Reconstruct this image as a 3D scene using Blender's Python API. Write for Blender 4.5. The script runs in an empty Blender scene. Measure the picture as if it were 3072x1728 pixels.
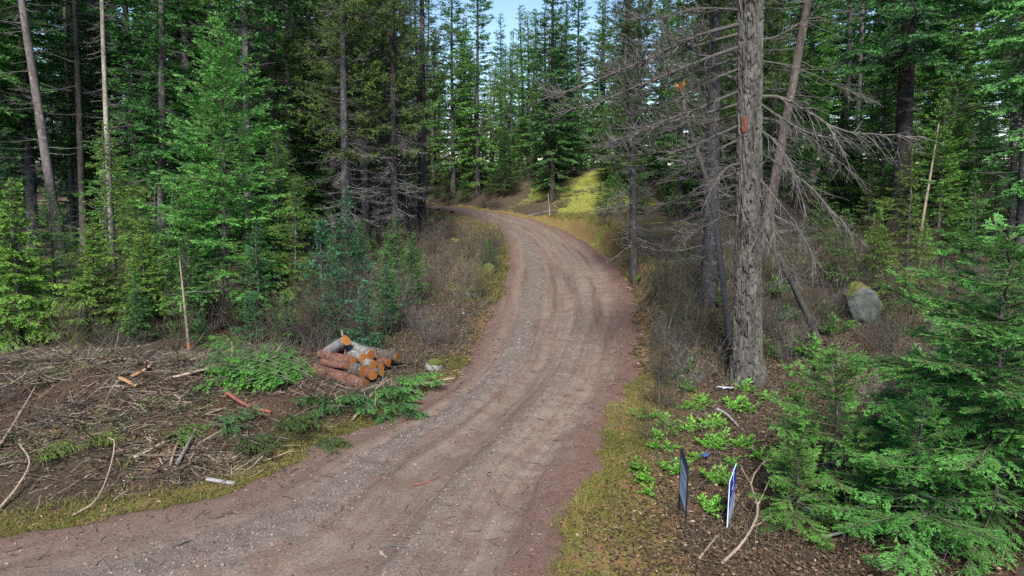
import bpy, math, random
import numpy as np
from math import radians, pi

# ------------------------------------------------------------------ camera, sky, sun, exposure
scene = bpy.context.scene
C = scene.collection
PITCH = radians(9.95)
cam_d = bpy.data.cameras.new('camera')
cam_d.sensor_width = 36.0
cam_d.lens = 36.0 * 2075 / 3072
cam_d.clip_end = 3000
cam = bpy.data.objects.new('camera', cam_d)
cam.location = (0, 0, 4.5)
cam.rotation_euler = (pi / 2 - PITCH, 0, 0)
C.objects.link(cam)
scene.camera = cam

SUN_EL, SUN_AZ = radians(45), radians(186)      # azimuth from +Y clockwise: behind the camera
world = bpy.data.worlds.new('World')
scene.world = world
world.use_nodes = True
wn = world.node_tree
sky = wn.nodes.new('ShaderNodeTexSky')
sky.sky_type = 'NISHITA'
sky.sun_disc = False
sky.sun_elevation = SUN_EL
sky.sun_rotation = SUN_AZ
sky.altitude = 600
sky.air_density = 1.0
sky.dust_density = 0.1
sky.ozone_density = 3.0
bgn = wn.nodes['Background']
wn.links.new(sky.outputs[0], bgn.inputs[0])
bgn.inputs[1].default_value = 0.07

sun_d = bpy.data.lights.new('sun', 'SUN')
sun_d.energy = 3.3
sun_d.angle = radians(14)
sun_d.color = (1.0, 0.95, 0.87)
sun = bpy.data.objects.new('sun', sun_d)
sun.rotation_euler = (pi / 2 - SUN_EL, 0, pi - SUN_AZ)
sun.location = (0, 0, 40)
C.objects.link(sun)

scene.view_settings.view_transform = 'Standard'
scene.view_settings.look = 'None'
scene.view_settings.gamma = 1
scene.view_settings.exposure = 1.5
scene.cycles.max_bounces = 6
scene.cycles.diffuse_bounces = 3
scene.cycles.glossy_bounces = 2
scene.cycles.transmission_bounces = 3
scene.cycles.use_denoising = False

# ------------------------------------------------------------------ small maths
def unit(v):
    return v / np.maximum(np.linalg.norm(v, axis=-1, keepdims=True), 1e-9)

def _h(ix, iy, iz):
    h = (ix * 374761393 + iy * 668265263 + iz * 1274126177) & 0xffffffff
    h = ((h ^ (h >> 13)) * 1274126177) & 0xffffffff
    return ((h ^ (h >> 16)) & 0xffffff) / float(0xffffff)

def noise(p, seed=0):
    p = np.asarray(p, float)
    if p.shape[-1] == 2:
        p = np.concatenate([p, np.full(p.shape[:-1] + (1,), 0.37)], -1)
    i = np.floor(p).astype(np.int64)
    f = p - i
    f = f * f * (3 - 2 * f)
    i = i + seed * 101
    x, y, z = i[..., 0], i[..., 1], i[..., 2]
    fx, fy, fz = f[..., 0], f[..., 1], f[..., 2]
    def l(a, b, t): return a + (b - a) * t
    a = l(l(_h(x, y, z), _h(x + 1, y, z), fx), l(_h(x, y + 1, z), _h(x + 1, y + 1, z), fx), fy)
    b = l(l(_h(x, y, z + 1), _h(x + 1, y, z + 1), fx), l(_h(x, y + 1, z + 1), _h(x + 1, y + 1, z + 1), fx), fy)
    return l(a, b, fz)

def fbm(p, o=4, seed=0):
    s, a, t = 0, 0.5, 0
    p = np.asarray(p, float)
    for k in range(o):
        s = s + a * noise(p * 2 ** k, seed + k)
        t += a
        a *= 0.5
    return s / t

def sstep(a, b, x):
    t = np.clip((x - a) / (b - a), 0, 1)
    return t * t * (3 - 2 * t)

# ------------------------------------------------------------------ terrain
LEFT = [(-60, 5.0), (-30, 6.0), (-12, 7.0), (-6.28, 7.82), (-5.28, 8.2), (-4.24, 8.75), (-3.62, 9.04), (-2.96, 10.82), (-2.08, 12.23),
        (-1.43, 13.8), (-0.91, 15.8), (-0.62, 19), (-0.4, 22.5), (-0.22, 27.6), (-0.14, 33), (-0.4, 39.3), (-1.2, 44.4),
        (-2.53, 49.7), (-4.11, 54.4), (-6.5, 57.6), (-12, 60.6), (-30, 64), (-60, 66)]
RIGHT = [(0.2, -14), (0.2, 3), (0.42, 7.05), (0.66, 8.3), (0.88, 9.34), (1.18, 10.28), (1.51, 11.25), (2.02, 12.77), (2.57, 14.7),
         (3.12, 17.25), (3.67, 20.2), (4.14, 24.2), (4.32, 29.2), (3.96, 36.5), (3.16, 42.5), (1.49, 48.5), (-0.92, 54.2),
         (-3.78, 58.7), (-6.5, 61.6), (-12, 64.8), (-30, 68.2), (-60, 70.2)]
LEFT, RIGHT = np.array(LEFT, float), np.array(RIGHT, float)
POLY = np.concatenate([LEFT, RIGHT[::-1], [(-60, -14)]])

def seg_dist(p, a, b):
    ab = b - a
    t = np.clip(((p - a) @ ab) / max(ab @ ab, 1e-9), 0, 1)
    return np.linalg.norm(p - (a + t[:, None] * ab), axis=1)

def line_dist(p, L):
    d = np.full(len(p), 1e9)
    for i in range(len(L) - 1):
        d = np.minimum(d, seg_dist(p, L[i], L[i + 1]))
    return d

def road_sd(p):
    """signed distance to the road's edge, negative on the road; plus position across it (0 left, 1 right)"""
    p = np.asarray(p, float).reshape(-1, 2)
    dl, dr = line_dist(p, LEFT), line_dist(p, RIGHT)
    d = np.minimum(dl, dr)
    ins = np.zeros(len(p), bool)
    j = len(POLY) - 1
    for i in range(len(POLY)):
        xi, yi = POLY[i]; xj, yj = POLY[j]
        if yi != yj:
            ins ^= ((yi > p[:, 1]) != (yj > p[:, 1])) & (p[:, 0] < (xj - xi) * (p[:, 1] - yi) / (yj - yi) + xi)
        j = i
    return np.where(ins, -d, d), np.where(ins, dl / (dl + dr + 1e-6), np.where(dl < dr, 0.0, 1.0))

def zbase(y):
    t = np.maximum(0, y - 14.0)
    return np.where(t < 60, 0.028 * t * t / (t + 6), 0.028 * 3600 / 66 + 0.004 * (t - 60))

def ground_z(p, full=False):
    p = np.asarray(p, float).reshape(-1, 2)
    x, y = p[:, 0], p[:, 1]
    d, ac = road_sd(p)
    z = zbase(np.clip(y, -20, 300))
    right = (ac > 0.5) & (d > 0)
    off = np.maximum(d, 0)
    # deeper washed-out cut beside the bend
    z = z + np.where(right, 0.42 * np.exp(-((y - 31) / 5.5) ** 2) * sstep(0.3, 0.5, off) * (0.6 + 0.8 * noise(p * 1.1, 4)), 0)
    # bank on the right: a low cut edge, then a steady rise, then the mossy knoll beyond the bend
    cut = sstep(14, 22, y) * (1 - sstep(44, 52, y))
    z = z + np.where(right, cut * 0.62 * sstep(0.35, 0.62, off) * (0.75 + 0.5 * noise(p * 0.7, 3)), 0)
    z = z + np.where(right, 0.085 * np.minimum(np.maximum(off - 0.8, 0), 26) * sstep(6, 16, y), 0)
    z = z + np.where(right | (y > 62), 2.0 * np.exp(-(((x - 10) / 13) ** 2 + ((y - 64) / 12) ** 2)) * sstep(0.3, 7, off), 0)
    # slash mound on the left
    md = np.exp(-(((x + 7.5) / 6.0) ** 2 + ((y - 12.6 - 0.06 * (x + 7.5)) / 2.3) ** 2))
    md = md * (1 - 0.85 * np.exp(-(((x + 3.3) / 1.5) ** 2 + ((y - 13.9) / 1.1) ** 2)))
    z = z + np.where(~right, 0.78 * md * sstep(0.2, 1.8, off), 0)
    rough = sstep(0.0, 1.2, off)
    z = z + rough * md * ((fbm(p * 1.9, 3, 15) - 0.5) * 0.85) * ~right
    z = z + rough * ((fbm(p * 0.35, 3, 11) - 0.5) * 0.55 + (fbm(p * 1.7, 3, 5) - 0.5) * 0.22)
    near_fine = (fbm(p * 6.0, 2, 9) - 0.5) * 0.09 * (0.35 + 0.65 * rough)
    z = z + near_fine - 0.16 * sstep(0.18, -0.25, d)
    z = z + (fbm(p * 0.02, 2, 40) - 0.5) * 6 * sstep(90, 200, np.hypot(x, y))
    return (z, d, ac) if full else z

def gz(x, y):
    return float(ground_z([(x, y)])[0])

def road_z(p, d, ac):
    y = p[:, 1]
    z = zbase(np.clip(y, -20, 300)) + 0.015
    on = sstep(0, -0.5, d)
    rut = -0.06 * np.exp(-((ac - 0.46) / 0.07) ** 2) - 0.045 * np.exp(-((ac - 0.80) / 0.07) ** 2)
    loose = 0.06 * np.exp(-((ac - 0.27) / 0.09) ** 2) + 0.03 * np.exp(-((ac - 0.63) / 0.05) ** 2)
    z = z + on * (rut + loose * (0.4 + 1.2 * fbm(p * 3.1, 3, 21)))
    z = z + (fbm(p * 1.3, 3, 31) - 0.5) * 0.07 + (fbm(p * 6, 3, 33) - 0.5) * (0.035 + 0.11 * np.exp(-((ac - 0.27) / 0.1) ** 2) + 0.05 * np.exp(-((ac - 0.63) / 0.06) ** 2))
    return z - 0.22 * sstep(0.02, 0.4, d)

# ------------------------------------------------------------------ mesh builder
class MB:
    def __init__(self):
        self.v, self.f, self.m, self.t, self.n = [], [], [], [], 0

    def add(self, v, f, mi=0, t=0.5):
        v = np.asarray(v, float).reshape(-1, 3)
        f = np.asarray(f, np.int64).reshape(-1, 4)
        self.v.append(v); self.f.append(f + self.n)
        self.m.append(np.full(len(f), mi, np.int32))
        self.t.append(np.broadcast_to(np.asarray(t, float), (len(v),)).copy())
        self.n += len(v)

    def tubes(self, P, R, k=3, mi=0, t=0.5, cap=False):
        P = np.asarray(P, float)
        if P.ndim == 2: P = P[None]
        M, S, _ = P.shape
        if M == 0: return
        R = np.broadcast_to(np.asarray(R, float), (M, S))
        T = unit(np.gradient(P, axis=1))
        mt = unit(P[:, -1] - P[:, 0])
        ref = np.where(np.abs(mt[:, 2:3]) < 0.85, np.array([[0, 0, 1.0]]), np.array([[1.0, 0, 0]]))[:, None, :]
        A = unit(np.cross(T, np.broadcast_to(ref, T.shape)))
        B = np.cross(T, A)
        a = np.linspace(0, 2 * pi, k, endpoint=False)
        V = P[:, :, None] + R[:, :, None, None] * (np.cos(a)[None, None, :, None] * A[:, :, None] + np.sin(a)[None, None, :, None] * B[:, :, None])
        base = (np.arange(M) * S * k)[:, None, None] + (np.arange(S - 1) * k)[None, :, None]
        j = np.arange(k)[None, None, :]
        j2 = (j + 1) % k
        F = np.stack([base + j, base + j2, base + k + j2, base + k + j], -1)
        tt = np.asarray(t, float)
        if tt.ndim == 1 and len(tt) == M: tt = np.repeat(tt, S * k)
        self.add(V, F, mi, tt)

    def blades(self, b, d, n, L, W, mi=0, t=0.5, fold=0.0):
        b = np.asarray(b, float)
        if len(b) == 0: return
        L = np.broadcast_to(np.asarray(L, float), (len(b),))[:, None]
        W = np.broadcast_to(np.asarray(W, float), (len(b),))[:, None]
        s = unit(np.cross(d, n))
        nn = np.cross(s, d)
        mid = b + d * L * 0.45 + nn * W * fold
        V = np.stack([b, mid + s * W * 0.5, b + d * L, mid - s * W * 0.5], 1)
        F = np.arange(len(b) * 4).reshape(-1, 4)
        tt = np.asarray(t, float)
        if tt.ndim == 1: tt = np.repeat(tt, 4)
        self.add(V, F, mi, tt)

    def grid(self, V, mi=0, t=0.5, wrap=False):
        """V: rows x cols x 3"""
        r, c = V.shape[:2]
        i, j = np.meshgrid(np.arange(r - 1), np.arange(c if wrap else c - 1), indexing='ij')
        j2 = (j + 1) % c
        self.add(V, np.stack([i * c + j, i * c + j2, (i + 1) * c + j2, (i + 1) * c + j], -1), mi, t)

    def fan(self, ring, ctr, mi=0, t=0.5):
        ring = np.asarray(ring, float); k = len(ring)
        V = np.concatenate([ring, [ctr]])
        F = [[i, (i + 1) % k, (i + 2) % k, k] for i in range(0, k - k % 2, 2)]
        self.add(V, F, mi, t)

    def box(self, c, h, mi=0, t=0.5, ax=None):
        c = np.asarray(c, float)
        q = np.array([(x, y, z) for x in (-1, 1) for y in (-1, 1) for z in (-1, 1)], float) * np.asarray(h, float)
        if ax is not None: q = q @ np.asarray(ax, float)
        self.add(q + c, [[0, 1, 3, 2], [4, 6, 7, 5], [0, 4, 5, 1], [2, 3, 7, 6], [0, 2, 6, 4], [1, 5, 7, 3]], mi, t)

    def mesh(self, name, mats, smooth=False):
        v = np.concatenate(self.v); f = np.concatenate(self.f); m = np.concatenate(self.m); t = np.concatenate(self.t)
        me = bpy.data.meshes.new(name)
        me.vertices.add(len(v)); me.vertices.foreach_set('co', v.astype(np.float32).ravel())
        me.loops.add(len(f) * 4); me.loops.foreach_set('vertex_index', f.astype(np.int32).ravel())
        me.polygons.add(len(f))
        me.polygons.foreach_set('loop_start', np.arange(0, len(f) * 4, 4, dtype=np.int32))
        me.polygons.foreach_set('loop_total', np.full(len(f), 4, np.int32))
        me.polygons.foreach_set('material_index', m)
        me.polygons.foreach_set('use_smooth', np.full(len(f), bool(smooth)))
        a = me.attributes.new('tint', 'FLOAT', 'POINT')
        a.data.foreach_set('value', t.astype(np.float32))
        for x in (mats if isinstance(mats, (list, tuple)) else [mats]):
            me.materials.append(x)
        me.update(calc_edges=True)
        me.validate()
        return me

    def tris(self):
        return sum(len(f) for f in self.f) * 2

TRIS = [0]
def link(name, me, parent=None, color=None):
    o = bpy.data.objects.new(name, me)
    C.objects.link(o)
    if parent is not None: o.parent = parent
    if color is not None: o.color = (*color, 1)
    return o

def tag(o, label=None, cat=None, group=None, kind=None):
    if label: o['label'] = label
    if cat: o['category'] = cat
    if group: o['group'] = group
    if kind: o['kind'] = kind
    return o

def thing(name, label, cat, loc=(0, 0, 0), rz=0, group=None, rot=None, scale=1):
    o = bpy.data.objects.new(name, None)
    o.empty_display_size = 0.2
    C.objects.link(o)
    o.location = loc
    o.rotation_euler = rot if rot else (0, 0, rz)
    o.scale = (scale,) * 3 if np.isscalar(scale) else scale
    return tag(o, label, cat, group)

# ------------------------------------------------------------------ materials
def new_mat(name):
    m = bpy.data.materials.new(name)
    m.use_nodes = True
    nt = m.node_tree
    b = nt.nodes['Principled BSDF']
    b.inputs['Roughness'].default_value = 0.85
    b.inputs['Specular IOR Level'].default_value = 0.25
    return m, nt, b

def nd(nt, typ, **kw):
    n = nt.nodes.new(typ)
    for k, v in kw.items(): setattr(n, k, v)
    return n

def ramp(nt, fac, stops):
    r = nd(nt, 'ShaderNodeValToRGB')
    e = r.color_ramp.elements
    while len(e) < len(stops): e.new(0.5)
    for i, (p, c) in enumerate(stops):
        e[i].position = p; e[i].color = (*c, 1)
    if fac is not None: nt.links.new(fac, r.inputs[0])
    return r.outputs[0]

def tex_noise(nt, scale, detail=4, rough=0.6, vec=None, stretch=None):
    n = nd(nt, 'ShaderNodeTexNoise')
    n.inputs['Scale'].default_value = scale
    n.inputs['Detail'].default_value = detail
    n.inputs['Roughness'].default_value = rough
    if vec is None: vec = nd(nt, 'ShaderNodeTexCoord').outputs['Object']
    if stretch:
        mp = nd(nt, 'ShaderNodeMapping'); mp.inputs['Scale'].default_value = stretch
        nt.links.new(vec, mp.inputs[0]); vec = mp.outputs[0]
    nt.links.new(vec, n.inputs['Vector'])
    return n.outputs['Fac']

def mix(nt, f, a, b, mode='MIX'):
    n = nd(nt, 'ShaderNodeMix', data_type='RGBA', blend_type=mode)
    for s, v in ((n.inputs[0], f), (n.inputs[6], a), (n.inputs[7], b)):
        if hasattr(v, 'links'): nt.links.new(v, s)
        elif np.isscalar(v): s.default_value = v
        else: s.default_value = (*v, 1)
    return n.outputs[2]

def attr(nt, name):
    n = nd(nt, 'ShaderNodeAttribute'); n.attribute_name = name
    return n

def bump(nt, b, h, strength=0.4, dist=0.02):
    n = nd(nt, 'ShaderNodeBump')
    n.inputs['Strength'].default_value = strength; n.inputs['Distance'].default_value = dist
    nt.links.new(h, n.inputs['Height']); nt.links.new(n.outputs[0], b.inputs['Normal'])

def foliage(name, stops, trans=0.3, rough=0.6):
    m, nt, b = new_mat(name)
    oi = nd(nt, 'ShaderNodeObjectInfo')
    col = ramp(nt, attr(nt, 'tint').outputs['Fac'], stops)
    col = mix(nt, 1.0, col, oi.outputs['Color'], 'MULTIPLY')
    nt.links.new(col, b.inputs['Base Color'])
    b.inputs['Roughness'].default_value = rough
    tr = nd(nt, 'ShaderNodeBsdfTranslucent')
    nt.links.new(col, tr.inputs[0])
    ms = nd(nt, 'ShaderNodeMixShader'); ms.inputs[0].default_value = trans
    nt.links.new(b.outputs[0], ms.inputs[1]); nt.links.new(tr.outputs[0], ms.inputs[2])
    nt.links.new(ms.outputs[0], nt.nodes['Material Output'].inputs[0])
    return m

def bark(name, dark, light, lichen=None, scale=6, rel=0.5):
    m, nt, b = new_mat(name)
    oi = nd(nt, 'ShaderNodeObjectInfo')
    n1 = tex_noise(nt, scale, 6, 0.7, stretch=(1, 1, 0.25))
    col = ramp(nt, n1, [(0.32, dark), (0.68, light)])
    if lichen:
        n2 = tex_noise(nt, scale * 1.7, 4, 0.7)
        f = ramp(nt, n2, [(0.55, (0, 0, 0)), (0.66, (1, 1, 1))])
        col = mix(nt, f, col, lichen)
    col = mix(nt, 1.0, col, oi.outputs['Color'], 'MULTIPLY')
    nt.links.new(col, b.inputs['Base Color'])
    bump(nt, b, n1, rel, 0.03)
    return m

def twigmat(name, a, b_, rough=0.85):
    m, nt, b = new_mat(name)
    oi = nd(nt, 'ShaderNodeObjectInfo')
    col = ramp(nt, attr(nt, 'tint').outputs['Fac'], [(0, a), (1, b_)])
    n = tex_noise(nt, 14, 3, 0.7)
    col = mix(nt, 1.0, col, ramp(nt, n, [(0.3, (0.55, 0.55, 0.55)), (0.7, (1.25, 1.25, 1.25))]), 'MULTIPLY')
    col = mix(nt, 1.0, col, oi.outputs['Color'], 'MULTIPLY')
    nt.links.new(col, b.inputs['Base Color'])
    b.inputs['Roughness'].default_value = rough
    return m

M_FIR = foliage('fir_needles', [(0, (0.03, 0.075, 0.022)), (0.5, (0.062, 0.165, 0.040)), (1, (0.118, 0.235, 0.074))], 0.28)
M_CEDAR = foliage('cedar_needles', [(0, (0.045, 0.085, 0.022)), (0.5, (0.085, 0.16, 0.032)), (1, (0.16, 0.25, 0.05))], 0.3)
M_PINE = foliage('pine_needles', [(0, (0.036, 0.066, 0.020)), (0.5, (0.075, 0.13, 0.032)), (1, (0.14, 0.21, 0.05))], 0.3)
M_LEAF = foliage('green_leaves', [(0, (0.04, 0.12, 0.02)), (0.5, (0.075, 0.22, 0.03)), (1, (0.14, 0.32, 0.05))], 0.35, 0.45)
M_GRASS = foliage('grass_blades', [(0, (0.06, 0.09, 0.015)), (0.5, (0.15, 0.15, 0.035)), (1, (0.30, 0.25, 0.09))], 0.3)
M_LITTER = foliage('dead_leaves', [(0, (0.032, 0.019, 0.012)), (0.45, (0.09, 0.053, 0.033)), (0.8, (0.185, 0.127, 0.082)), (1, (0.36, 0.29, 0.22))], 0.1, 0.8)
M_BARK_DARK = bark('dark_bark', (0.018, 0.016, 0.017), (0.085, 0.076, 0.076), (0.17, 0.18, 0.165), 7)
M_BARK_GREY = bark('grey_bark', (0.06, 0.05, 0.048), (0.2, 0.175, 0.165), (0.3, 0.29, 0.27), 5)
M_BARK_RED = bark('reddish_bark', (0.025, 0.016, 0.015), (0.11, 0.072, 0.066), None, 6)
M_TWIG = twigmat('dead_twig_wood', (0.022, 0.02, 0.019), (0.155, 0.143, 0.135))
M_TWIGBROWN = twigmat('brown_twig_wood', (0.020, 0.018, 0.013), (0.125, 0.11, 0.08))
M_POLE = twigmat('pale_stick_wood', (0.07, 0.052, 0.04), (0.34, 0.27, 0.215))

# ------------------------------------------------------------------ ground
def axis(lo, hi, mid0, mid1, fine, growth):
    a = list(np.arange(mid0, mid1, fine))
    s, x = fine, a[-1]
    while x < hi: s *= growth; x += s; a.append(x)
    s, x = fine, mid0
    while x > lo: s *= growth; x -= s; a.insert(0, x)
    return np.array(a)

gx = axis(-900, 900, -9.0, 9.0, 0.15, 1.075)
gy = axis(-200, 1200, 6.5, 17.0, 0.15, 1.04)
X, Y = np.meshgrid(gx, gy)
pg = np.stack([X.ravel(), Y.ravel()], 1)
zg, dg_, ag = ground_z(pg, True)
gm = MB()
gm.grid(np.concatenate([pg, zg[:, None]], 1).reshape(len(gy), len(gx), 3))

m_ground, nt, b = new_mat('forest_floor_soil')
zone = attr(nt, 'zone').outputs['Color']
sep = nd(nt, 'ShaderNodeSeparateColor'); nt.links.new(zone, sep.inputs[0])
n_f = tex_noise(nt, 22, 6, 0.75)
n_m = tex_noise(nt, 3.2, 5, 0.65)
n_l = tex_noise(nt, 0.6, 4, 0.6)
col = ramp(nt, n_f, [(0.28, (0.012, 0.009, 0.007)), (0.5, (0.05, 0.036, 0.025)), (0.72, (0.13, 0.095, 0.065))])
col = mix(nt, ramp(nt, n_l, [(0.4, (0, 0, 0)), (0.65, (0.8, 0.8, 0.8))]), col, ramp(nt, n_f, [(0.3, (0.024, 0.018, 0.011)), (0.7, (0.11, 0.085, 0.05))]))
gcol = ramp(nt, n_f, [(0.3, (0.045, 0.052, 0.012)), (0.5, (0.13, 0.12, 0.032)), (0.7, (0.27, 0.2, 0.075))])
gcol = mix(nt, ramp(nt, n_m, [(0.45, (0, 0, 0)), (0.6, (1, 1, 1))]), gcol, ramp(nt, n_f, [(0.3, (0.09, 0.042, 0.018)), (0.7, (0.30, 0.17, 0.075))]))
mcol = ramp(nt, n_f, [(0.3, (0.075, 0.085, 0.016)), (0.5, (0.18, 0.195, 0.038)), (0.72, (0.34, 0.345, 0.08))])
mth = nd(nt, 'ShaderNodeMath', operation='MULTIPLY_ADD'); nt.links.new(n_m, mth.inputs[0]); mth.inputs[1].default_value = 1.6; mth.inputs[2].default_value = -0.8
def masked(ch):
    a = nd(nt, 'ShaderNodeMath', operation='ADD'); nt.links.new(sep.outputs[ch], a.inputs[0]); nt.links.new(mth.outputs[0], a.inputs[1])
    return ramp(nt, a.outputs[0], [(0.38, (0, 0, 0)), (0.62, (1, 1, 1))])
col = mix(nt, masked(0), col, gcol)
col = mix(nt, masked(1), col, mcol)
col = mix(nt, masked(2), col, ramp(nt, n_f, [(0.28, (0.016, 0.009, 0.006)), (0.55, (0.066, 0.039, 0.026)), (0.75, (0.145, 0.092, 0.063))]))
nt.links.new(col, b.inputs['Base Color'])
b.inputs['Roughness'].default_value = 0.95
bump(nt, b, n_f, 0.9, 0.05)
me = gm.mesh('forest_floor', m_ground, True)
xg, yg = pg[:, 0], pg[:, 1]
on_right = (ag > 0.5)
edge = np.where(on_right, 1.15 + 0.9 * (fbm(pg * 0.4, 2, 60) - 0.5), 0.75 + 0.6 * (fbm(pg * 0.5, 2, 61) - 0.5))
g = sstep(1.6, 0.4, np.maximum(dg_, 0) / np.maximum(edge, 0.2)) * 0.95
g = np.where((~on_right) & (yg > 26) & (dg_ < 2.2), 1.0, g)
g = np.where(on_right & (yg < 14.5) & (xg > 0), np.maximum(g, 0.9 * sstep(2.2, 1.0, dg_)), g)
g = g * np.where((yg > 15) & (yg < 28), 0.55, 1)
clear = np.exp(-(((xg - 8.5) / np.where(xg > 8.5, 11.0, 7.0)) ** 2 + ((yg - 55) / 10.0) ** 2)) * (0.55 + 1.0 * sstep(0.38, 0.6, fbm(pg * 0.4, 3, 78))) * sstep(0.4, 2.0, dg_)
patch = 0.75 * sstep(0.60, 0.72, fbm(pg * 0.45, 3, 77))
slashmoss = 0.8 * sstep(0.52, 0.66, fbm(pg * 1.1, 3, 79)) * np.exp(-(((xg + 7) / 5.5) ** 2 + ((yg - 11.8) / 2.6) ** 2))
moss = np.clip(np.maximum(clear, np.where(yg > 20, patch, patch * 0.8)), 0, 1) * (dg_ > 0)
g = np.maximum(g, slashmoss)
soil = (1 - slashmoss) * np.exp(-(((xg + 7) / 5.5) ** 2 + ((yg - 12.4) / 2.2) ** 2)) * 1.1
zc = np.stack([np.clip(g, 0, 1), moss, np.clip(soil, 0, 1), np.ones(len(xg))], 1).astype(np.float32)
za = me.attributes.new('zone', 'FLOAT_COLOR', 'POINT'); za.data.foreach_set('color', zc.ravel())
tag(link('ground', me), kind='structure')

# ------------------------------------------------------------------ dirt road
rx = axis(-60, 6.2, -7.0, 5.2, 0.065, 1.06)
ry = axis(-12, 71, 6.5, 16, 0.07, 1.022)
X, Y = np.meshgrid(rx, ry)
pr = np.stack([X.ravel(), Y.ravel()], 1)
dr_, ar = road_sd(pr)
wob = (fbm(pr * 1.1, 3, 71) - 0.5) * 0.75 + (fbm(pr * 5, 2, 72) - 0.5) * 0.35
dr_ = dr_ + wob
zr = road_z(pr, dr_, ar)
keep = dr_ < 0.5
nx = len(rx)
K = keep.reshape(len(ry), nx)
q = K[:-1, :-1] & K[1:, :-1] & K[:-1, 1:] & K[1:, 1:]
ii, jj = np.nonzero(q)
F = np.stack([ii * nx + jj, ii * nx + jj + 1, (ii + 1) * nx + jj + 1, (ii + 1) * nx + jj], 1)
used = np.unique(F); remap = np.full(len(pr), -1); remap[used] = np.arange(len(used))
rm = MB(); rm.add(np.concatenate([pr, zr[:, None]], 1)[used], remap[F])
m_road, nt, b = new_mat('reddish_dirt')
ac_n = attr(nt, 'across').outputs['Fac']
n_f = tex_noise(nt, 34, 5, 0.75)
n_m = tex_noise(nt, 2.4, 5, 0.6)
n_l = tex_noise(nt, 0.35, 3, 0.6)
xyz = nd(nt, 'ShaderNodeSeparateXYZ'); nt.links.new(nd(nt, 'ShaderNodeTexCoord').outputs['Object'], xyz.inputs[0])
cmb = nd(nt, 'ShaderNodeCombineXYZ'); ay = nd(nt, 'ShaderNodeMath', operation='MULTIPLY'); nt.links.new(xyz.outputs[1], ay.inputs[0]); ay.inputs[1].default_value = 0.010
nt.links.new(ac_n, cmb.inputs[0]); nt.links.new(ay.outputs[0], cmb.inputs[1])
n_s = tex_noise(nt, 13, 4, 0.65, cmb.outputs[0])
col = ramp(nt, n_f, [(0.25, (0.07, 0.050, 0.039)), (0.5, (0.148, 0.112, 0.090)), (0.75, (0.25, 0.2, 0.167))])
col = mix(nt, 1.0, col, ramp(nt, n_s, [(0.3, (0.45, 0.4, 0.38)), (0.48, (1, 1, 1)), (0.66, (1.4, 1.4, 1.4))]), 'MULTIPLY')
red = ramp(nt, n_f, [(0.25, (0.06, 0.031, 0.025)), (0.75, (0.17, 0.102, 0.083))])
grey = ramp(nt, n_f, [(0.25, (0.04, 0.034, 0.03)), (0.5, (0.11, 0.093, 0.082)), (0.75, (0.26, 0.23, 0.21))])
col = mix(nt, ramp(nt, n_m, [(0.42, (0, 0, 0)), (0.7, (0.75, 0.75, 0.75))]), col, red)
gs = nd(nt, 'ShaderNodeMath', operation='MULTIPLY_ADD'); nt.links.new(n_m, gs.inputs[0]); gs.inputs[1].default_value = 0.22; gs.inputs[2].default_value = -0.11
ga = nd(nt, 'ShaderNodeMath', operation='ADD'); nt.links.new(ac_n, ga.inputs[0]); nt.links.new(gs.outputs[0], ga.inputs[1])
gmask = ramp(nt, ga.outputs[0], [(0.15, (0, 0, 0)), (0.22, (0.8, 0.8, 0.8)), (0.29, (0.65, 0.65, 0.65)), (0.36, (0.05, 0.05, 0.05)), (0.56, (0.05, 0.05, 0.05)), (0.62, (0.5, 0.5, 0.5)), (0.68, (0.05, 0.05, 0.05)), (1, (0, 0, 0))])
col = mix(nt, gmask, col, grey)
rmask = ramp(nt, ga.outputs[0], [(0.0, (0.7, 0.7, 0.7)), (0.14, (0.1, 0.1, 0.1)), (0.82, (0, 0, 0)), (0.95, (0.9, 0.9, 0.9))])
col = mix(nt, rmask, col, red)
nt.links.new(col, b.inputs['Base Color'])
b.inputs['Roughness'].default_value = 0.95
bump(nt, b, n_f, 0.7, 0.03)
me = rm.mesh('dirt_road', m_road, True)
aa = me.attributes.new('across', 'FLOAT', 'POINT'); aa.data.foreach_set('value', ar[used].astype(np.float32))
tag(link('dirt_road', me), kind='structure')
_rk = (pr[used], zr[used], ar[used], dr_[used])

def surf_z(x, y):
    """height of whatever lies on top: road or forest floor"""
    p = np.array([(x, y)], float)
    z, d, a = ground_z(p, True)
    d2 = d + (fbm(p * 1.1, 3, 71) - 0.5) * 0.75 + (fbm(p * 5, 2, 72) - 0.5) * 0.35
    return float(max(z[0], road_z(p, d2, a)[0] if d2[0] < 0.5 else -9))

def surf_zv(p):
    z, d, a = ground_z(p, True)
    d2 = d + (fbm(p * 1.1, 3, 71) - 0.5) * 0.75 + (fbm(p * 5, 2, 72) - 0.5) * 0.35
    return np.where(d2 < 0.5, np.maximum(z, road_z(p, d2, a)), z), d2, a

# ------------------------------------------------------------------ tree builders
UP = np.array([0, 0, 1.0])

def trunk_mb(mb, H, r0, r1, rng, k=10, S=14, wob=0.06, mi=0, flare=0.35, z0=-0.3):
    s = np.linspace(0, 1, S)
    z = z0 + (H - z0) * s
    ph = rng.uniform(0, 6, 4)
    P = np.stack([wob * np.sin(ph[0] + 3 * s) * s + wob * .4 * np.sin(ph[1] + 9 * s) * s, wob * np.sin(ph[2] + 3.5 * s) * s + wob * .4 * np.sin(ph[3] + 8 * s) * s, z], 1)
    R = r0 + (r1 - r0) * s + r0 * flare * np.exp(-np.maximum(z, 0) / (2.2 * r0 + 0.05))
    mb.tubes(P, R, k, mi)
    return P

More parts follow.
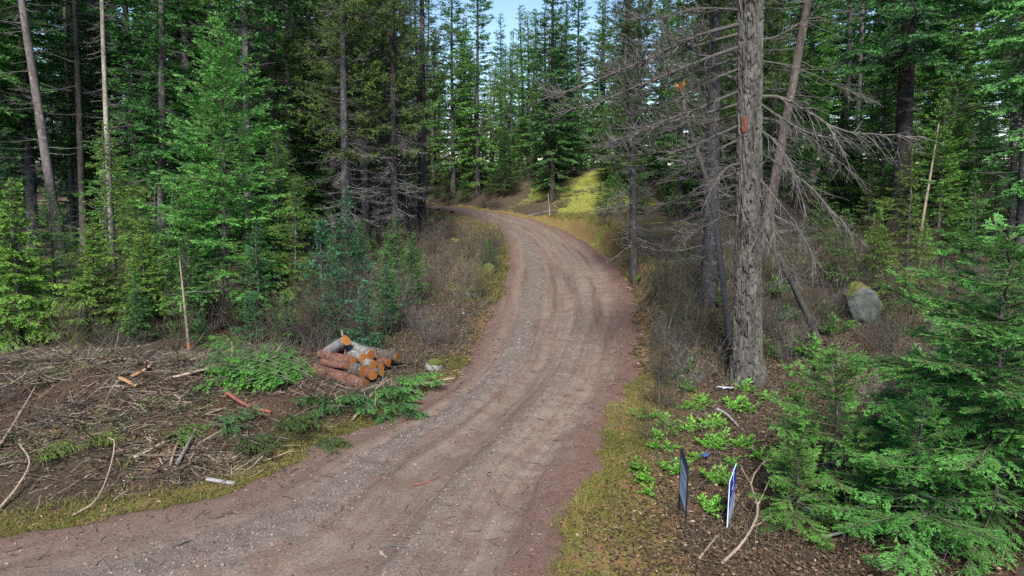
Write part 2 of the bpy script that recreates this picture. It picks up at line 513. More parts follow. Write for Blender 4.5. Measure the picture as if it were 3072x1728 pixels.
def branch_paths(rng, H, zb, R, nb, pw, el0, el1, sag, tip, S=6, zt=None, rmin=0.05, asym=0.25, lenvar=(0.6, 1.1)):
    zt = zt or H
    rel = np.sort(rng.random(nb)) ** 0.92
    z = zb + (zt - zb) * rel
    az = np.arange(nb) * 2.39996 + rng.normal(0, 0.5, nb)
    lob = 1 + asym * np.sin(az * 1 + rng.uniform(0, 6)) * np.sin(rel * 7 + rng.uniform(0, 6))
    L = R * (np.clip(1 - rel, 0, 1) ** pw * np.minimum(1, 0.55 + rel * 3.0) + rmin) * rng.uniform(*lenvar, nb) * lob
    el = el0 + (el1 - el0) * rel + rng.normal(0, 0.10, nb)
    d = np.stack([np.cos(az) * np.cos(el), np.sin(az) * np.cos(el), np.sin(el)], 1)
    sd = np.stack([-np.sin(az), np.cos(az), 0 * az], 1) * rng.normal(0, 0.12, nb)[:, None]
    sg = sag * rng.uniform(0.6, 1.4, nb)
    return dict(z=z, L=L, d=d, sd=sd, sag=sg, tip=tip, n=nb)

def bpos(B, i, u):
    L = B['L'][i][:, None]; u = u[:, None]
    p = B['d'][i] * L * u + B['sd'][i] * L * u * u + UP * (-B['sag'][i][:, None] * L * u * u + B['tip'] * L * u ** 3)
    p[:, 2] += B['z'][i]
    t = B['d'][i] + 2 * B['sd'][i] * u + UP * (-2 * B['sag'][i][:, None] * u + 3 * B['tip'] * u * u)
    return p, unit(t)

def crown(mb, rng, B, sec=12, sec_len=0.42, sec_max=0.9, bl=0.13, bw=0.03, per=26, tilt=0.25, droop=0.12, u0=0.15, wood=1, leaf=0, wr=0.012, brushy=0.0, main_per=1.0, secwood=True, tintbias=0.0):
    n = B['n']
    S = 6
    u = np.tile(np.linspace(0, 1, S), (n, 1))
    idx = np.repeat(np.arange(n), S)
    P, _ = bpos(B, idx, u.ravel())
    rad = (wr * (0.5 + B['L'] * 0.5))[:, None] * np.linspace(1, 0.25, S)[None]
    mb.tubes(P.reshape(n, S, 3), rad, 4, wood, 0.3)
    bt = rng.normal(0.42 + tintbias, 0.14, n)
    ns = np.maximum(3, (B['L'] * sec).astype(int))
    bi = np.repeat(np.arange(n), ns)
    us = rng.uniform(u0, 0.99, len(bi)) ** 0.85
    p, t = bpos(B, bi, us)
    sgn = np.where(rng.random(len(bi)) < 0.5, -1.0, 1.0)
    side = unit(np.cross(t, UP)) * sgn[:, None]
    th = rng.uniform(0.6, 1.1, len(bi))[:, None]
    sl = np.minimum(sec_max, sec_len * B['L'][bi] * (1.05 - us * 0.85) * rng.uniform(0.55, 1.15, len(bi)) + 0.06)
    sdir = unit(t * np.cos(th) + side * np.sin(th) + UP * (rng.normal(-droop, 0.16 + brushy * 0.5, len(bi)))[:, None])
    sn = unit(np.cross(t, side) * sgn[:, None] + rng.normal(0, tilt, (len(bi), 3)))
    if secwood:
        Ps = p[:, None] + sdir[:, None] * sl[:, None, None] * np.array([0, 0.95])[None, :, None]
        mb.tubes(Ps, np.array([[0.005, 0.0025]]), 3, wood, 0.5)
    nbm = np.maximum(2, (sl * per).astype(int))
    si = np.repeat(np.arange(len(bi)), nbm)
    v = rng.uniform(0.02, 1.0, len(si))
    q = p[si] + sdir[si] * (sl[si] * v)[:, None]
    sg2 = np.where(rng.random(len(si)) < 0.5, -1.0, 1.0)
    s2 = unit(np.cross(sdir[si], sn[si])) * sg2[:, None]
    a = rng.uniform(0.35, 0.95, len(si))[:, None]
    dd = unit(sdir[si] * np.cos(a) + s2 * np.sin(a) + rng.normal(0, 0.14 + brushy, (len(si), 3)) + UP * rng.normal(-droop * 0.5, 0.08, len(si))[:, None])
    nn = unit(sn[si] + rng.normal(0, tilt + brushy, (len(si), 3)))
    Lb = bl * rng.uniform(0.55, 1.25, len(si)) * (1.1 - 0.45 * v)
    tn = np.clip(bt[bi][si] + 0.34 * (us[si] - 0.55) + 0.42 * (v - 0.5) + rng.normal(0, 0.12, len(si)), 0, 1)
    mb.blades(q, dd, nn, Lb, bw * rng.uniform(0.7, 1.3, len(si)), leaf, tn, 0.12)

def dead_limbs(mb, rng, z0, z1, n, L, el=(-0.5, 0.15), sag=0.15, tip=0.25, sub=10, r=0.012, rt=0.0, mi=0, sublen=0.4, third=0, tb=0.55, az=None):
    z = rng.uniform(z0, z1, n)
    a = rng.uniform(0, 2 * pi, n) if az is None else rng.uniform(az[0], az[1], n)
    B = dict(z=z, L=L * rng.uniform(0.45, 1.15, n), n=n, tip=tip, sag=np.full(n, sag) * rng.uniform(0.3, 1.8, n))
    e = rng.uniform(el[0], el[1], n)
    B['d'] = np.stack([np.cos(a) * np.cos(e), np.sin(a) * np.cos(e), np.sin(e)], 1)
    B['sd'] = np.stack([-np.sin(a), np.cos(a), 0 * a], 1) * rng.normal(0, 0.25, n)[:, None]
    S = 6
    P, _ = bpos(B, np.repeat(np.arange(n), S), np.tile(np.linspace(0, 1, S), n))
    P = P.reshape(n, S, 3) + rng.normal(0, 0.012, (n, S, 3)) * B['L'][:, None, None] * np.linspace(0, 1, S)[None, :, None]
    tt = np.clip(rng.normal(tb, 0.2, n), 0, 1)
    mb.tubes(P, (r * (0.5 + 0.6 * B['L'] / L))[:, None] * np.linspace(1, 0.3, S)[None], 4, mi, tt)
    ns = np.maximum(2, rng.poisson(sub, n))
    bi = np.repeat(np.arange(n), ns)
    u = rng.uniform(0.2, 1, len(bi))
    p, t = bpos(B, bi, u)
    sg = np.where(rng.random(len(bi)) < 0.5, -1, 1)[:, None]
    side = unit(np.cross(t, UP)) * sg
    sd = unit(t * 0.7 + side * rng.uniform(0.4, 1, (len(bi), 1)) + rng.normal(0, 0.25, (len(bi), 3)) + UP * rng.normal(-0.1, 0.3, (len(bi), 1)))
    sl = sublen * B['L'][bi] * (1.1 - 0.7 * u) * rng.uniform(0.3, 1.2, len(bi))
    s3 = np.linspace(0, 1, 4)[None, :, None]
    curl = UP * rng.normal(0.15, 0.25, (len(bi), 1))
    Ps = p[:, None] + sd[:, None] * sl[:, None, None] * s3 + (curl * sl[:, None])[:, None] * s3 ** 2
    mb.tubes(Ps, np.array([[1, 0.8, 0.6, 0.3]]) * r * 0.42, 3, mi, np.clip(tt[bi] + rng.normal(0.08, 0.15, len(bi)), 0, 1))
    if third:
        ti = np.repeat(np.arange(len(bi)), third)
        k = rng.uniform(0.3, 1, len(ti))[:, None]
        p3 = p[ti] + sd[ti] * sl[ti][:, None] * k + curl[ti] * sl[ti][:, None] * k * k
        d3 = unit(sd[ti] + rng.normal(0, 0.7, (len(ti), 3)))
        l3 = sl[ti] * rng.uniform(0.2, 0.5, len(ti))
        mb.tubes(p3[:, None] + d3[:, None] * l3[:, None, None] * np.linspace(0, 1, 2)[None, :, None], np.array([[1, 0.5]]) * r * 0.3, 3, mi, np.clip(rng.normal(tb + 0.1, 0.2, len(ti)), 0, 1))

PROTO = {}
def proto(name, parts):
    """parts: list of (part name, MB, mats, smooth)"""
    PROTO[name] = [(pn, mb.mesh(name + '_' + pn, mats, sm)) for pn, mb, mats, sm in parts]
    TRIS[0] += sum(mb.tris() for _, mb, _, _ in parts)

def rg(s): return np.random.default_rng(s)

# young dense firs
def make_fir(name, seed, H, R, zb, nb, r0, pw=0.8, dead=True, mat=M_FIR, **kw):
    rng = rg(seed)
    t = MB(); trunk_mb(t, H, r0, 0.012, rng, 8, 12, 0.05)
    c = MB()
    B = branch_paths(rng, H, zb, R, nb, pw, kw.pop('el0', -0.12), kw.pop('el1', 0.75), kw.pop('sag', 0.12), kw.pop('tip', 0.12), asym=kw.pop('asym', 0.25), lenvar=kw.pop('lenvar', (0.6, 1.1)))
    crown(c, rng, B, **kw)
    parts = [('trunk', t, M_BARK_DARK, True), ('crown', c, [mat, M_TWIGBROWN], False)]
    if dead:
        dmb = MB(); dead_limbs(dmb, rng, 0.3, max(zb * 1.6, 1.2), 14, R * 0.55, (-0.3, 0.2), 0.1, 0.1, 6, 0.010)
        parts.append(('dead_lower_twigs', dmb, M_TWIG, False))
    proto(name, parts)

make_fir('fir_a', 1, 8.6, 2.75, 0.5, 225, 0.10, sec=17, per=46, bl=0.11, bw=0.024, tilt=0.4, el0=0.0, sec_len=0.38, lenvar=(0.5, 1.15))
make_fir('fir_b', 2, 7.0, 1.9, 0.5, 180, 0.09, sec=15, per=32, bl=0.12, bw=0.032, tilt=0.45)
make_fir('fir_c', 3, 9.0, 2.2, 1.0, 190, 0.11, sec=14, per=30, bl=0.13, bw=0.034, asym=0.45, tilt=0.45)
make_fir('fir_near', 4, 3.7, 2.25, 0.12, 130, 0.06, pw=0.6, sec=26, per=74, bl=0.078, bw=0.0145, sec_max=0.55, sag=0.2, tip=0.14, el1=0.6, tilt=0.26, lenvar=(0.5, 1.15))
make_fir('fir_near_small', 5, 2.4, 1.35, 0.12, 75, 0.035, pw=0.7, sec=26, per=72, bl=0.075, bw=0.0145, sec_max=0.45, asym=0.45, tilt=0.26)
make_fir('sapling_a', 6, 2.6, 0.85, 0.15, 110, 0.03, sec=20, per=34, bl=0.10, bw=0.03, dead=False, lenvar=(0.35, 1.1), tilt=0.5)
make_fir('sapling_b', 7, 3.4, 0.95, 0.2, 120, 0.035, sec=18, per=30, bl=0.11, bw=0.032, dead=False, asym=0.5, lenvar=(0.3, 1.1), tilt=0.5)
make_fir('cedar_a', 8, 6.0, 1.8, 0.2, 200, 0.09, mat=M_CEDAR, sec=15, per=36, bl=0.13, bw=0.04, sag=0.42, tip=0.2, droop=0.4, el0=0.05, el1=0.8, tilt=0.5, dead=False)
make_fir('hemlock_a', 9, 7.0, 1.9, 0.4, 170, 0.09, mat=M_CEDAR, sec=13, per=28, bl=0.12, bw=0.03, sag=0.3, tip=0.12, droop=0.25, el0=-0.1, asym=0.4, lenvar=(0.3, 1.2), tilt=0.5)

# tall forest conifers
def make_tall(name, seed, H, R, zb, nb, r0, pw=0.55, mat=M_FIR, barkm=M_BARK_DARK, deadn=40, deadz=None, deadL=1.5, el0=-0.25, el1=0.7, sag=0.15, tip=0.1, deadsub=12, third=0, **kw):
    rng = rg(seed)
    t = MB(); trunk_mb(t, H, r0, 0.03, rng, 12, 18, 0.16, flare=0.3)
    c = MB()
    B = branch_paths(rng, H, zb, R, nb, pw, el0, el1, sag, tip, lenvar=(0.4, 1.15), asym=0.35)
    crown(c, rng, B, **kw)
    parts = [('trunk', t, barkm, True), ('crown', c, [mat, M_TWIG], False)]
    if deadn:
        dmb = MB(); dz = deadz or (1.2, zb + 1.5)
        dead_limbs(dmb, rng, dz[0], dz[1], deadn, deadL, (-0.45, 0.1), 0.12, 0.2, deadsub, 0.014, third=third, tb=0.4)
        parts.append(('dead_lower_twigs', dmb, M_TWIG, False))
    proto(name, parts)

make_tall('tall_a', 21, 21, 2.5, 2.5, 260, 0.24, sec=13, per=26, bl=0.18, bw=0.055, sec_max=0.8, tilt=0.6, deadn=90, deadz=(1, 14))
make_tall('tall_b', 22, 24, 2.8, 5.5, 230, 0.27, sec=13, per=23, bl=0.18, bw=0.055, sec_max=0.8, deadn=100, deadz=(1, 15), tilt=0.6)
make_tall('tall_c', 23, 19, 2.1, 0.9, 270, 0.20, sec=13, per=26, bl=0.18, bw=0.055, sec_max=0.7, deadn=70, deadz=(0.6, 12), tilt=0.6)
make_tall('pine_a', 24, 20, 2.5, 4.0, 180, 0.22, mat=M_PINE, el0=-0.1, el1=0.8, tip=0.3, sec=12, per=30, bl=0.16, bw=0.033, brushy=0.45, tilt=0.7, deadn=110, deadz=(1.0, 11), deadL=1.9, deadsub=18, third=1)
make_tall('pine_b', 25, 22, 2.3, 6.5, 150, 0.24, mat=M_PINE, el0=0.0, el1=0.8, tip=0.3, sec=12, per=30, bl=0.16, bw=0.033, brushy=0.45, tilt=0.7, deadn=120, deadz=(1.0, 14), deadL=1.7, deadsub=18, third=1)
make_tall('spire_a', 26, 18, 1.8, 0.5, 260, 0.18, pw=0.5, sec=12, per=20, bl=0.2, bw=0.055, sec_max=0.7, deadn=50, deadz=(0.5, 9), deadL=1.2, tilt=0.6)
make_tall('spire_b', 27, 15, 1.6, 0.5, 220, 0.15, pw=0.6, mat=M_PINE, tip=0.25, sec=12, per=20, bl=0.19, bw=0.05, brushy=0.3, tilt=0.6, deadn=40, deadz=(0.5, 7), deadL=1.1)
make_tall('bare_pine', 28, 22, 1.7, 12.5, 90, 0.2, mat=M_PINE, barkm=M_BARK_GREY, el0=0.0, sec=9, per=22, bl=0.18, bw=0.04, brushy=0.4, tilt=0.6, deadn=80, deadz=(1.5, 13), deadL=1.4, deadsub=10)

def plant(name, label, pr_, x, y, s=1.0, rz=None, col=(1, 1, 1), group=None, cat='tree', lean=(0, 0), barkcol=None, sz=None, zoff=-0.05):
    rz = random.uniform(0, 6.28) if rz is None else rz
    lean = (lean[0] - 0.11 * x / y, lean[1])
    o = thing(name, label, cat, (x, y, gz(x, y) + zoff), group=group)
    o.rotation_mode = 'XYZ'
    o.rotation_euler = (lean[1], lean[0], rz) if lean == (0, 0) else (0, 0, 0)
    if lean != (0, 0):
        import mathutils
        q = mathutils.Vector((0, 0, 1)).rotation_difference(mathutils.Vector((lean[0], lean[1], 1)).normalized())
        o.rotation_euler = (q @ mathutils.Euler((0, 0, rz)).to_quaternion()).to_euler()
    o.scale = (s, s, s if sz is None else sz)
    for pn, me in PROTO[pr_]:
        p_ = link(pn, me, o, (1.35, 1.35, 1.4) if pn.startswith('dead') else barkcol if (pn != 'crown' and barkcol) else (col if pn == 'crown' else (1, 1, 1)))
        if pn.startswith('dead'): p_['kind'] = 'stuff'
    return o

# ------------------------------------------------------------------ the trees one can pick out
random.seed(5)
PALE = (1.9, 1.75, 1.7)
TREES = [
 # name, label, proto, x, y, scale, foliage colour, bark colour, lean, sz
 ('fir_tree', 'bright green young fir, tallest and fullest of the left thicket', 'fir_a', -8.3, 19.6, 1.0, (1.75, 2.1, 1.5), None, (0, 0), None),
 ('cedar_tree', 'yellow-green drooping cedar at the left edge of the picture', 'cedar_a', -12.6, 17.2, 0.72, (1.35, 1.6, 1.0), None, (0, 0), None),
 ('hemlock_tree', 'thin olive-green hemlock between the leaning grey trunk and the bright fir', 'hemlock_a', -11.6, 19.8, 0.82, (1.35, 1.5, 1.1), None, (0, 0), None),
 ('pine_tree', 'leaning pale grey bare trunk at the far left', 'bare_pine', -16.2, 24.8, 0.95, (0.8, 0.8, 0.8), (0.8, 0.77, 0.78), (-0.115, 0.0), None),
 ('pine_tree', 'slim straight pale trunk between the leaning trunk and the bright fir', 'bare_pine', -15.8, 27, 0.62, (0.8, 0.9, 0.8), (1.5, 1.6, 1.35), (0, 0), 0.9),
 ('pine_tree', 'dim grey trunk just right of the leaning trunk at far left', 'bare_pine', -19.9, 32, 0.85, (0.7, 0.8, 0.7), (0.75, 0.7, 0.65), (0, 0), 1.0),
 ('pine_tree', 'dark thin trunk hidden deep behind the leaning trunk at far left', 'bare_pine', -22.9, 36, 0.8, (0.7, 0.8, 0.7), (0.5, 0.5, 0.48), (0, 0), 1.0),
 ('pine_tree', 'reddish dark pine trunk right behind the top of the bright fir', 'pine_b', -10.6, 31, 0.95, (0.6, 0.7, 0.65), (0.75, 0.5, 0.52), (0, 0), 1.05),
 ('pine_tree', 'lichen-grey pine with dead twiggy lower limbs, left trunk of the close pair', 'pine_a', -7.45, 31.0, 1.0, (1.1, 1.12, 0.95), (0.85, 0.85, 0.95), (0, 0), None),
 ('pine_tree', 'dark pine with dead lower limbs, right trunk of the close pair', 'pine_b', -6.95, 32.6, 1.05, (0.9, 1.0, 0.9), (0.45, 0.47, 0.5), (0, 0), 0.85),
 ('pine_tree', 'dark trunked pine with green tufts between the close pair and the road bend', 'pine_a', -5.6, 33, 0.92, (1.1, 1.2, 0.95), (0.55, 0.55, 0.58), (0, 0), 1.05),
 ('pine_tree', 'tall grey pine with bare horizontal limbs left of the road bend', 'pine_b', -5.5, 42, 1.1, (0.8, 0.85, 0.85), (0.8, 0.75, 0.8), (0.01, 0), 1.0),
 ('pine_tree', 'thin dark pine silhouetted against the sky left of the road bend', 'bare_pine', -6.6, 50.5, 0.8, (0.6, 0.65, 0.6), (0.35, 0.35, 0.38), (-0.02, 0), 1.0),
 ('fir_tree', 'bright green tall fir standing right behind the far road bend', 'tall_c', -3.1, 63.5, 1.15, (1.5, 1.5, 0.95), None, (0, 0), None),
 ('fir_tree', 'green fir at the left of the far road bend', 'tall_a', -5.6, 66, 1.05, (1.2, 1.3, 0.95), None, (0, 0), None),
 ('fir_tree', 'dark trunked fir with a grey-green column crown beside the mossy knoll', 'tall_c', 3.1, 54.5, 1.1, (0.95, 1.0, 0.9), (0.55, 0.55, 0.55), (0, 0), 1.15),
 ('fir_tree', 'grey-green column fir behind the mossy knoll, right of the dark trunk', 'tall_c', 6.0, 64, 0.98, (1.1, 1.15, 0.95), None, (0, 0), None),
 ('pine_tree', 'small slender young pine whose tip stands against the blue sky gap', 'spire_b', 0.0, 74, 0.98, (1.1, 1.3, 1.1), None, (0, 0), 1.0),
 ('pine_tree', 'slim dark trunk at the foot of the knoll, left of the small mossy slope', 'pine_a', 4.6, 25.6, 0.72, (0.7, 0.75, 0.7), (0.7, 0.7, 0.66), (-0.035, 0), 0.9),
 ('spruce_tree', 'dark shaggy spruce trunk close behind the big bare snag, on its left', 'pine_b', 5.55, 19.2, 0.98, (0.5, 0.55, 0.5), (0.75, 0.75, 0.78), (0, 0), 1.0),
 ('pine_tree', 'rough brown trunk leaning right, behind the big bare snag', 'bare_pine', 7.9, 22, 0.9, (0.7, 0.8, 0.7), (0.55, 0.5, 0.47), (0.16, 0), None),
 ('pine_tree', 'thin grey trunk, left of the close pair in the right background', 'bare_pine', 17.2, 36, 0.8, (0.7, 0.9, 0.8), (0.8, 0.78, 0.85), (0, 0), 1.0),
 ('pine_tree', 'thin grey trunk, right of the close pair in the right background', 'bare_pine', 17.9, 36.4, 0.72, (0.7, 0.9, 0.8), (0.9, 0.85, 0.9), (0.015, 0), 1.0),
 ('fir_tree', 'massive dark trunk rising behind the firs at upper right', 'tall_b', 13.7, 24.5, 1.2, (0.8, 1.0, 0.95), (0.42, 0.38, 0.38), (0.03, 0), 1.0),
 ('fir_tree', 'light green fir in front of the massive dark trunk at upper right', 'fir_b', 13.9, 22.4, 0.75, (1.7, 1.8, 1.1), None, (0, 0), None),
 ('fir_tree', 'yellow-green fir between the thin grey trunk pair and the massive dark trunk', 'fir_c', 14.4, 27, 0.85, (1.7, 1.75, 1.0), None, (0, 0), None),
 ('fir_tree', 'tall dark green fir filling the upper right corner', 'tall_a', 15.6, 21.0, 0.8, (1.5, 1.8, 1.5), None, (0, 0), None),
 ('fir_tree', 'green fir with long hanging boughs at the right edge above the pale rock', 'fir_c', 17.2, 23.8, 1.15, (1.4, 1.6, 1.3), None, (0, 0), None),
 ('fir_tree', 'blue-green fir standing close at the right edge of the picture', 'fir_near', 5.85, 7.7, 1.0, (1.2, 1.6, 1.08), None, (0, 0), None),
 ('fir_tree', 'small low fir between the signs and the close right-edge fir', 'fir_near_small', 4.3, 8.6, 0.92, (1.25, 1.5, 1.0), None, (0, 0), None),
 ('fir_tree', 'knee-high light green fir seedling right of the blue sign', 'fir_near_small', 3.6, 8.1, 0.5, (1.3, 1.5, 0.9), None, (0, 0), None),
 ('fir_tree', 'low spreading green fir in front of the close right-edge fir', 'fir_near_small', 4.75, 7.5, 0.8, (1.15, 1.6, 1.1), None, (0, 0), None),
 ('fir_tree', 'blue-green fir behind the close right-edge fir', 'fir_near', 7.9, 9.9, 0.8, (1.2, 1.6, 1.3), None, (0, 0), None),
 ('sapling', 'teal green sapling between the bright fir and the log pile', 'sapling_a', -5.2, 18.6, 1.15, (0.7, 1.0, 1.5), None, (0, 0), None),
 ('sapling', 'teal green sapling in front of the close pair of pines', 'sapling_b', -5.4, 22.3, 1.1, (0.7, 1.0, 1.4), None, (0, 0), None),
 ('sapling', 'low teal fir sapling right behind the log pile', 'sapling_a', -3.6, 16.4, 0.7, (0.7, 1.05, 1.4), None, (0, 0), None),
 ('sapling', 'dark green sapling under the right side of the bright fir', 'sapling_b', -6.9, 18.4, 0.95, (0.75, 0.95, 0.95), None, (0, 0), None),
 ('sapling', 'dull green sapling behind the orange-based dead stem', 'sapling_b', -8.6, 17.7, 0.8, (0.8, 0.9, 0.75), None, (0, 0), None),
 ('sapling', 'yellow-green sapling standing left of the mossy boulder top', 'sapling_a', 10.9, 20.4, 0.8, (1.6, 1.5, 0.8), None, (0, 0), None),
 ('sapling', 'yellow-green sapling right of the mossy boulder', 'sapling_b', 11.6, 19.2, 0.55, (1.5, 1.5, 0.8), None, (0, 0), None),
 ('sapling', 'dim olive sapling uphill behind the mossy boulder', 'sapling_b', 13.2, 25.5, 0.95, (1.0, 0.95, 0.7), None, (0, 0), None),
 ('sapling', 'bright green sapling on the grassy inside of the road bend', 'sapling_a', -0.95, 28.8, 0.5, (1.3, 1.6, 0.8), None, (0, 0), None),
]
for (nm, lab, pr_, x, y, s, fc, bc, lean, sz) in TREES:
    plant(nm, lab, pr_, x, y, s, None, fc, None, 'sapling' if nm == 'sapling' else 'tree', lean, bc, sz)

# ------------------------------------------------------------------ the rest of the wood, one tree at a time
rng = rg(99)
INFILL = []
placed = [(t[3], t[4]) for t in TREES] + [(4.95, 14.03)]
def infill(n, xr, yr, dmin, protos, smin, smax, label, group, cols, test=None, name='conifer_tree', cat='tree', bc=None, tries=4000):
    k = 0
    for _ in range(tries):
        if k >= n: break
        x, y = rng.uniform(*xr), rng.uniform(*yr)
        if test and not test(x, y): continue
        if road_sd([(x, y)])[0][0] < 1.6: continue
        if any((x - a) ** 2 + (y - b_) ** 2 < dmin ** 2 for a, b_ in placed): continue
        placed.append((x, y)); k += 1
        s = rng.uniform(smin, smax)
        cc = np.array(cols[rng.integers(len(cols))]) * rng.uniform(0.85, 1.15)
        INFILL.append((plant(name, label, protos[rng.integers(len(protos))], x, y, s * (1.4 if 58 < y < 84 else 1.22 if y > 40 else 1.08), rng.uniform(0, 6.28), tuple(cc), group, cat, (rng.normal(0, 0.012) + 1e-4, rng.normal(0, 0.012)), bc, s * rng.uniform(0.9, 1.15)), label, group, x, y, cc))

DK = [(0.85, 1.05, 0.85), (0.95, 1.1, 0.8), (0.7, 0.9, 0.75)]
LT = [(1.3, 1.45, 1.0), (1.1, 1.3, 1.0), (1.5, 1.5, 0.9)]
# wedge tests in plan: direction from the camera
def az(x, y): return x / y
infill(36, (-36, -9), (28, 48), 2.0, ['tall_a', 'tall_b', 'tall_c', 'tall_c', 'spire_a'], 0.85, 1.15, 'dark conifer in the dense wood behind the left thicket', 'wood on the left', DK, lambda x, y: -0.80 < az(x, y) < -0.26 and not (-0.69 < az(x, y) < -0.67))
infill(12, (-26, -6), (22, 31), 2.0, ['fir_b', 'fir_c', 'sapling_b', 'hemlock_a'], 0.5, 0.85, 'half-grown fir among the trunks behind the bright fir', 'young firs in the left thicket', DK, lambda x, y: -0.78 < az(x, y) < -0.30)
infill(28, (-52, -8), (46, 78), 2.6, ['tall_a', 'spire_a', 'tall_c'], 0.8, 1.1, 'far conifer filling the background of the left wood', 'far wood on the left', DK, lambda x, y: -0.78 < az(x, y) < -0.20 and not (-0.69 < az(x, y) < -0.665))
infill(9, (-14, -5), (34, 56), 2.2, ['pine_a', 'pine_b', 'spire_b', 'tall_c'], 0.75, 1.05, 'dark pine standing between the close pine pair and the road bend', 'pines inside the road bend', [(0.95, 1.05, 0.9), (0.8, 0.9, 0.85)], lambda x, y: -0.33 < az(x, y) < -0.14)
infill(15, (-13, -1.2), (62, 86), 2.4, ['tall_c', 'spire_a', 'spire_b'], 0.8, 1.05, 'fir in the stand beyond the far end of the road', 'firs beyond the bend', LT, lambda x, y: -0.20 < az(x, y) < -0.045)
infill(9, (-4, 4), (76, 104), 1.7, ['spire_b', 'spire_a', 'tall_c'], 0.75, 1.0, 'low far conifer under the gap of blue sky', 'low trees under the sky gap', LT, lambda x, y: -0.045 < az(x, y) < 0.035)
infill(15, (1.5, 14), (58, 80), 2.3, ['tall_c', 'spire_a', 'spire_b', 'spire_b'], 0.75, 1.0, 'fir in the stand behind the mossy knoll', 'firs behind the knoll', LT + DK, lambda x, y: 0.02 < az(x, y) < 0.17 and not (0.105 < az(x, y) < 0.12))
infill(24, (6, 28), (29, 66), 2.1, ['tall_c', 'tall_a', 'spire_a', 'pine_a'], 0.75, 1.05, 'conifer in the dim wood behind the big bare snag', 'wood behind the snag', [(1.0, 1.15, 0.95), (1.2, 1.3, 0.95)], lambda x, y: 0.16 < az(x, y) < 0.42 and (y > 46 or az(x, y) > 0.2))
infill(30, (12, 52), (26, 70), 2.5, ['tall_a', 'tall_c', 'bare_pine', 'tall_b', 'spire_a'], 0.75, 1.1, 'conifer in the wood on the slope at upper right', 'wood on the right slope', LT + [(1.6, 1.7, 1.1)], lambda x, y: 0.40 < az(x, y) < 0.82)
infill(24, (8.5, 26), (17, 34), 1.5, ['sapling_b', 'fir_b', 'hemlock_a', 'sapling_a'], 0.5, 0.8, 'young fir growing on the litter slope right of the snag', 'young firs on the right slope', [(1.1, 1.1, 0.75), (0.9, 1.0, 0.75)], lambda x, y: 0.44 < az(x, y) < 0.78)
infill(18, (-8, -2.2), (16.5, 30), 1.1, ['sapling_a', 'sapling_b'], 0.4, 0.8, 'seedling fir in the thicket between the bright fir and the road', 'seedling firs left of the road', [(0.75, 1.0, 1.2), (0.9, 1.05, 0.8)], lambda x, y: -0.42 < az(x, y) < -0.14, 'seedling', 'sapling')
infill(85, (-75, 85), (84, 116), 2.0, ['spire_b', 'spire_a', 'fir_c'], 0.7, 1.0, 'low distant conifer along the far edge of the wood', 'distant treeline', DK, lambda x, y: -0.8 < az(x, y) < 0.82, tries=9000)

infill(15, (-13.5, -4.2), (16.8, 20.5), 1.05, ['hemlock_a', 'fir_b', 'sapling_b', 'cedar_a', 'sapling_a'], 0.32, 0.62, 'low young conifer at the front edge of the thicket', 'low conifers along the thicket edge', [(0.9, 1.1, 0.85), (1.2, 1.3, 0.9), (0.75, 1.0, 0.9)], lambda x, y: -0.78 < az(x, y) < -0.2, 'young_conifer')
infill(16, (-13, 2.5), (60.5, 69), 1.4, ['sapling_a', 'sapling_b', 'fir_b'], 0.45, 0.8, 'low dark young fir along the far side of the bend', 'young firs along the far bend', [(0.7, 0.85, 0.65), (1.0, 1.1, 0.7)], lambda x, y: True, 'young_conifer')
infill(12, (2.5, 14), (40, 60), 2.0, ['sapling_a', 'sapling_b', 'fir_b'], 0.5, 0.9, 'young fir on the bank around the mossy knoll', 'young firs around the knoll', [(0.8, 0.95, 0.7), (1.0, 1.1, 0.7)], lambda x, y: 0.12 < az(x, y) < 0.3, 'young_conifer')
# a label of its own for each background tree wherever its look and its neighbours allow it
MARKS = [(-0.66, 'the leaning pale trunk'), (-0.58, 'the slim pale trunk'), (-0.42, 'the bright fir'), (-0.34, 'the reddish pine trunk'), (-0.23, 'the close pine pair'),
         (-0.13, 'the grey pine by the bend'), (-0.06, 'the far end of the road'), (0.0, 'the blue sky gap'), (0.057, 'the dark trunked column fir'), (0.13, 'the mossy knoll'),
         (0.21, 'the orange-topped dead pole'), (0.35, 'the big bare snag'), (0.49, 'the thin grey trunk pair'), (0.57, 'the massive dark trunk'), (0.74, 'the upper right corner fir')]
KIND = {'wood on the left': 'conifer', 'young firs in the left thicket': 'half-grown fir', 'far wood on the left': 'far conifer', 'pines inside the road bend': 'pine',
        'firs beyond the bend': 'far fir', 'low trees under the sky gap': 'slender far conifer', 'firs behind the knoll': 'far fir', 'wood behind the snag': 'dim conifer',
        'wood on the right slope': 'slope conifer', 'young firs on the right slope': 'young fir', 'seedling firs left of the road': 'seedling fir', 'distant treeline': 'low distant conifer', 'low conifers along the thicket edge': 'low bushy conifer', 'young firs along the far bend': 'low young fir', 'young firs around the knoll': 'small young fir'}
seen = {}
for o, lab, grp, x, y, cc in INFILL:
    a_, mk = min((abs(az(x, y) - m), m) for m, _ in MARKS)
    nm = dict(MARKS)[mk]
    rel = 'right behind' if a_ < 0.012 else ('just left of' if az(x, y) < mk else 'just right of') if a_ < 0.045 else ('well left of' if az(x, y) < mk else 'well right of')
    hue = 'yellow-green' if cc[0] > 1.2 and cc[2] < 1.0 else 'bright green' if cc[1] > 1.2 else 'dark' if cc[1] < 0.85 else 'dull green'
    ys = sorted(t[4] for t in INFILL if t[2] == grp)
    q = ys.index(y) / max(len(ys) - 1, 1)
    row = 'front row' if q < 0.34 else 'middle row' if q < 0.67 else 'back row'
    o['label'] = '%s %s, %s, %s %s' % (hue, KIND[grp], row, rel, nm)

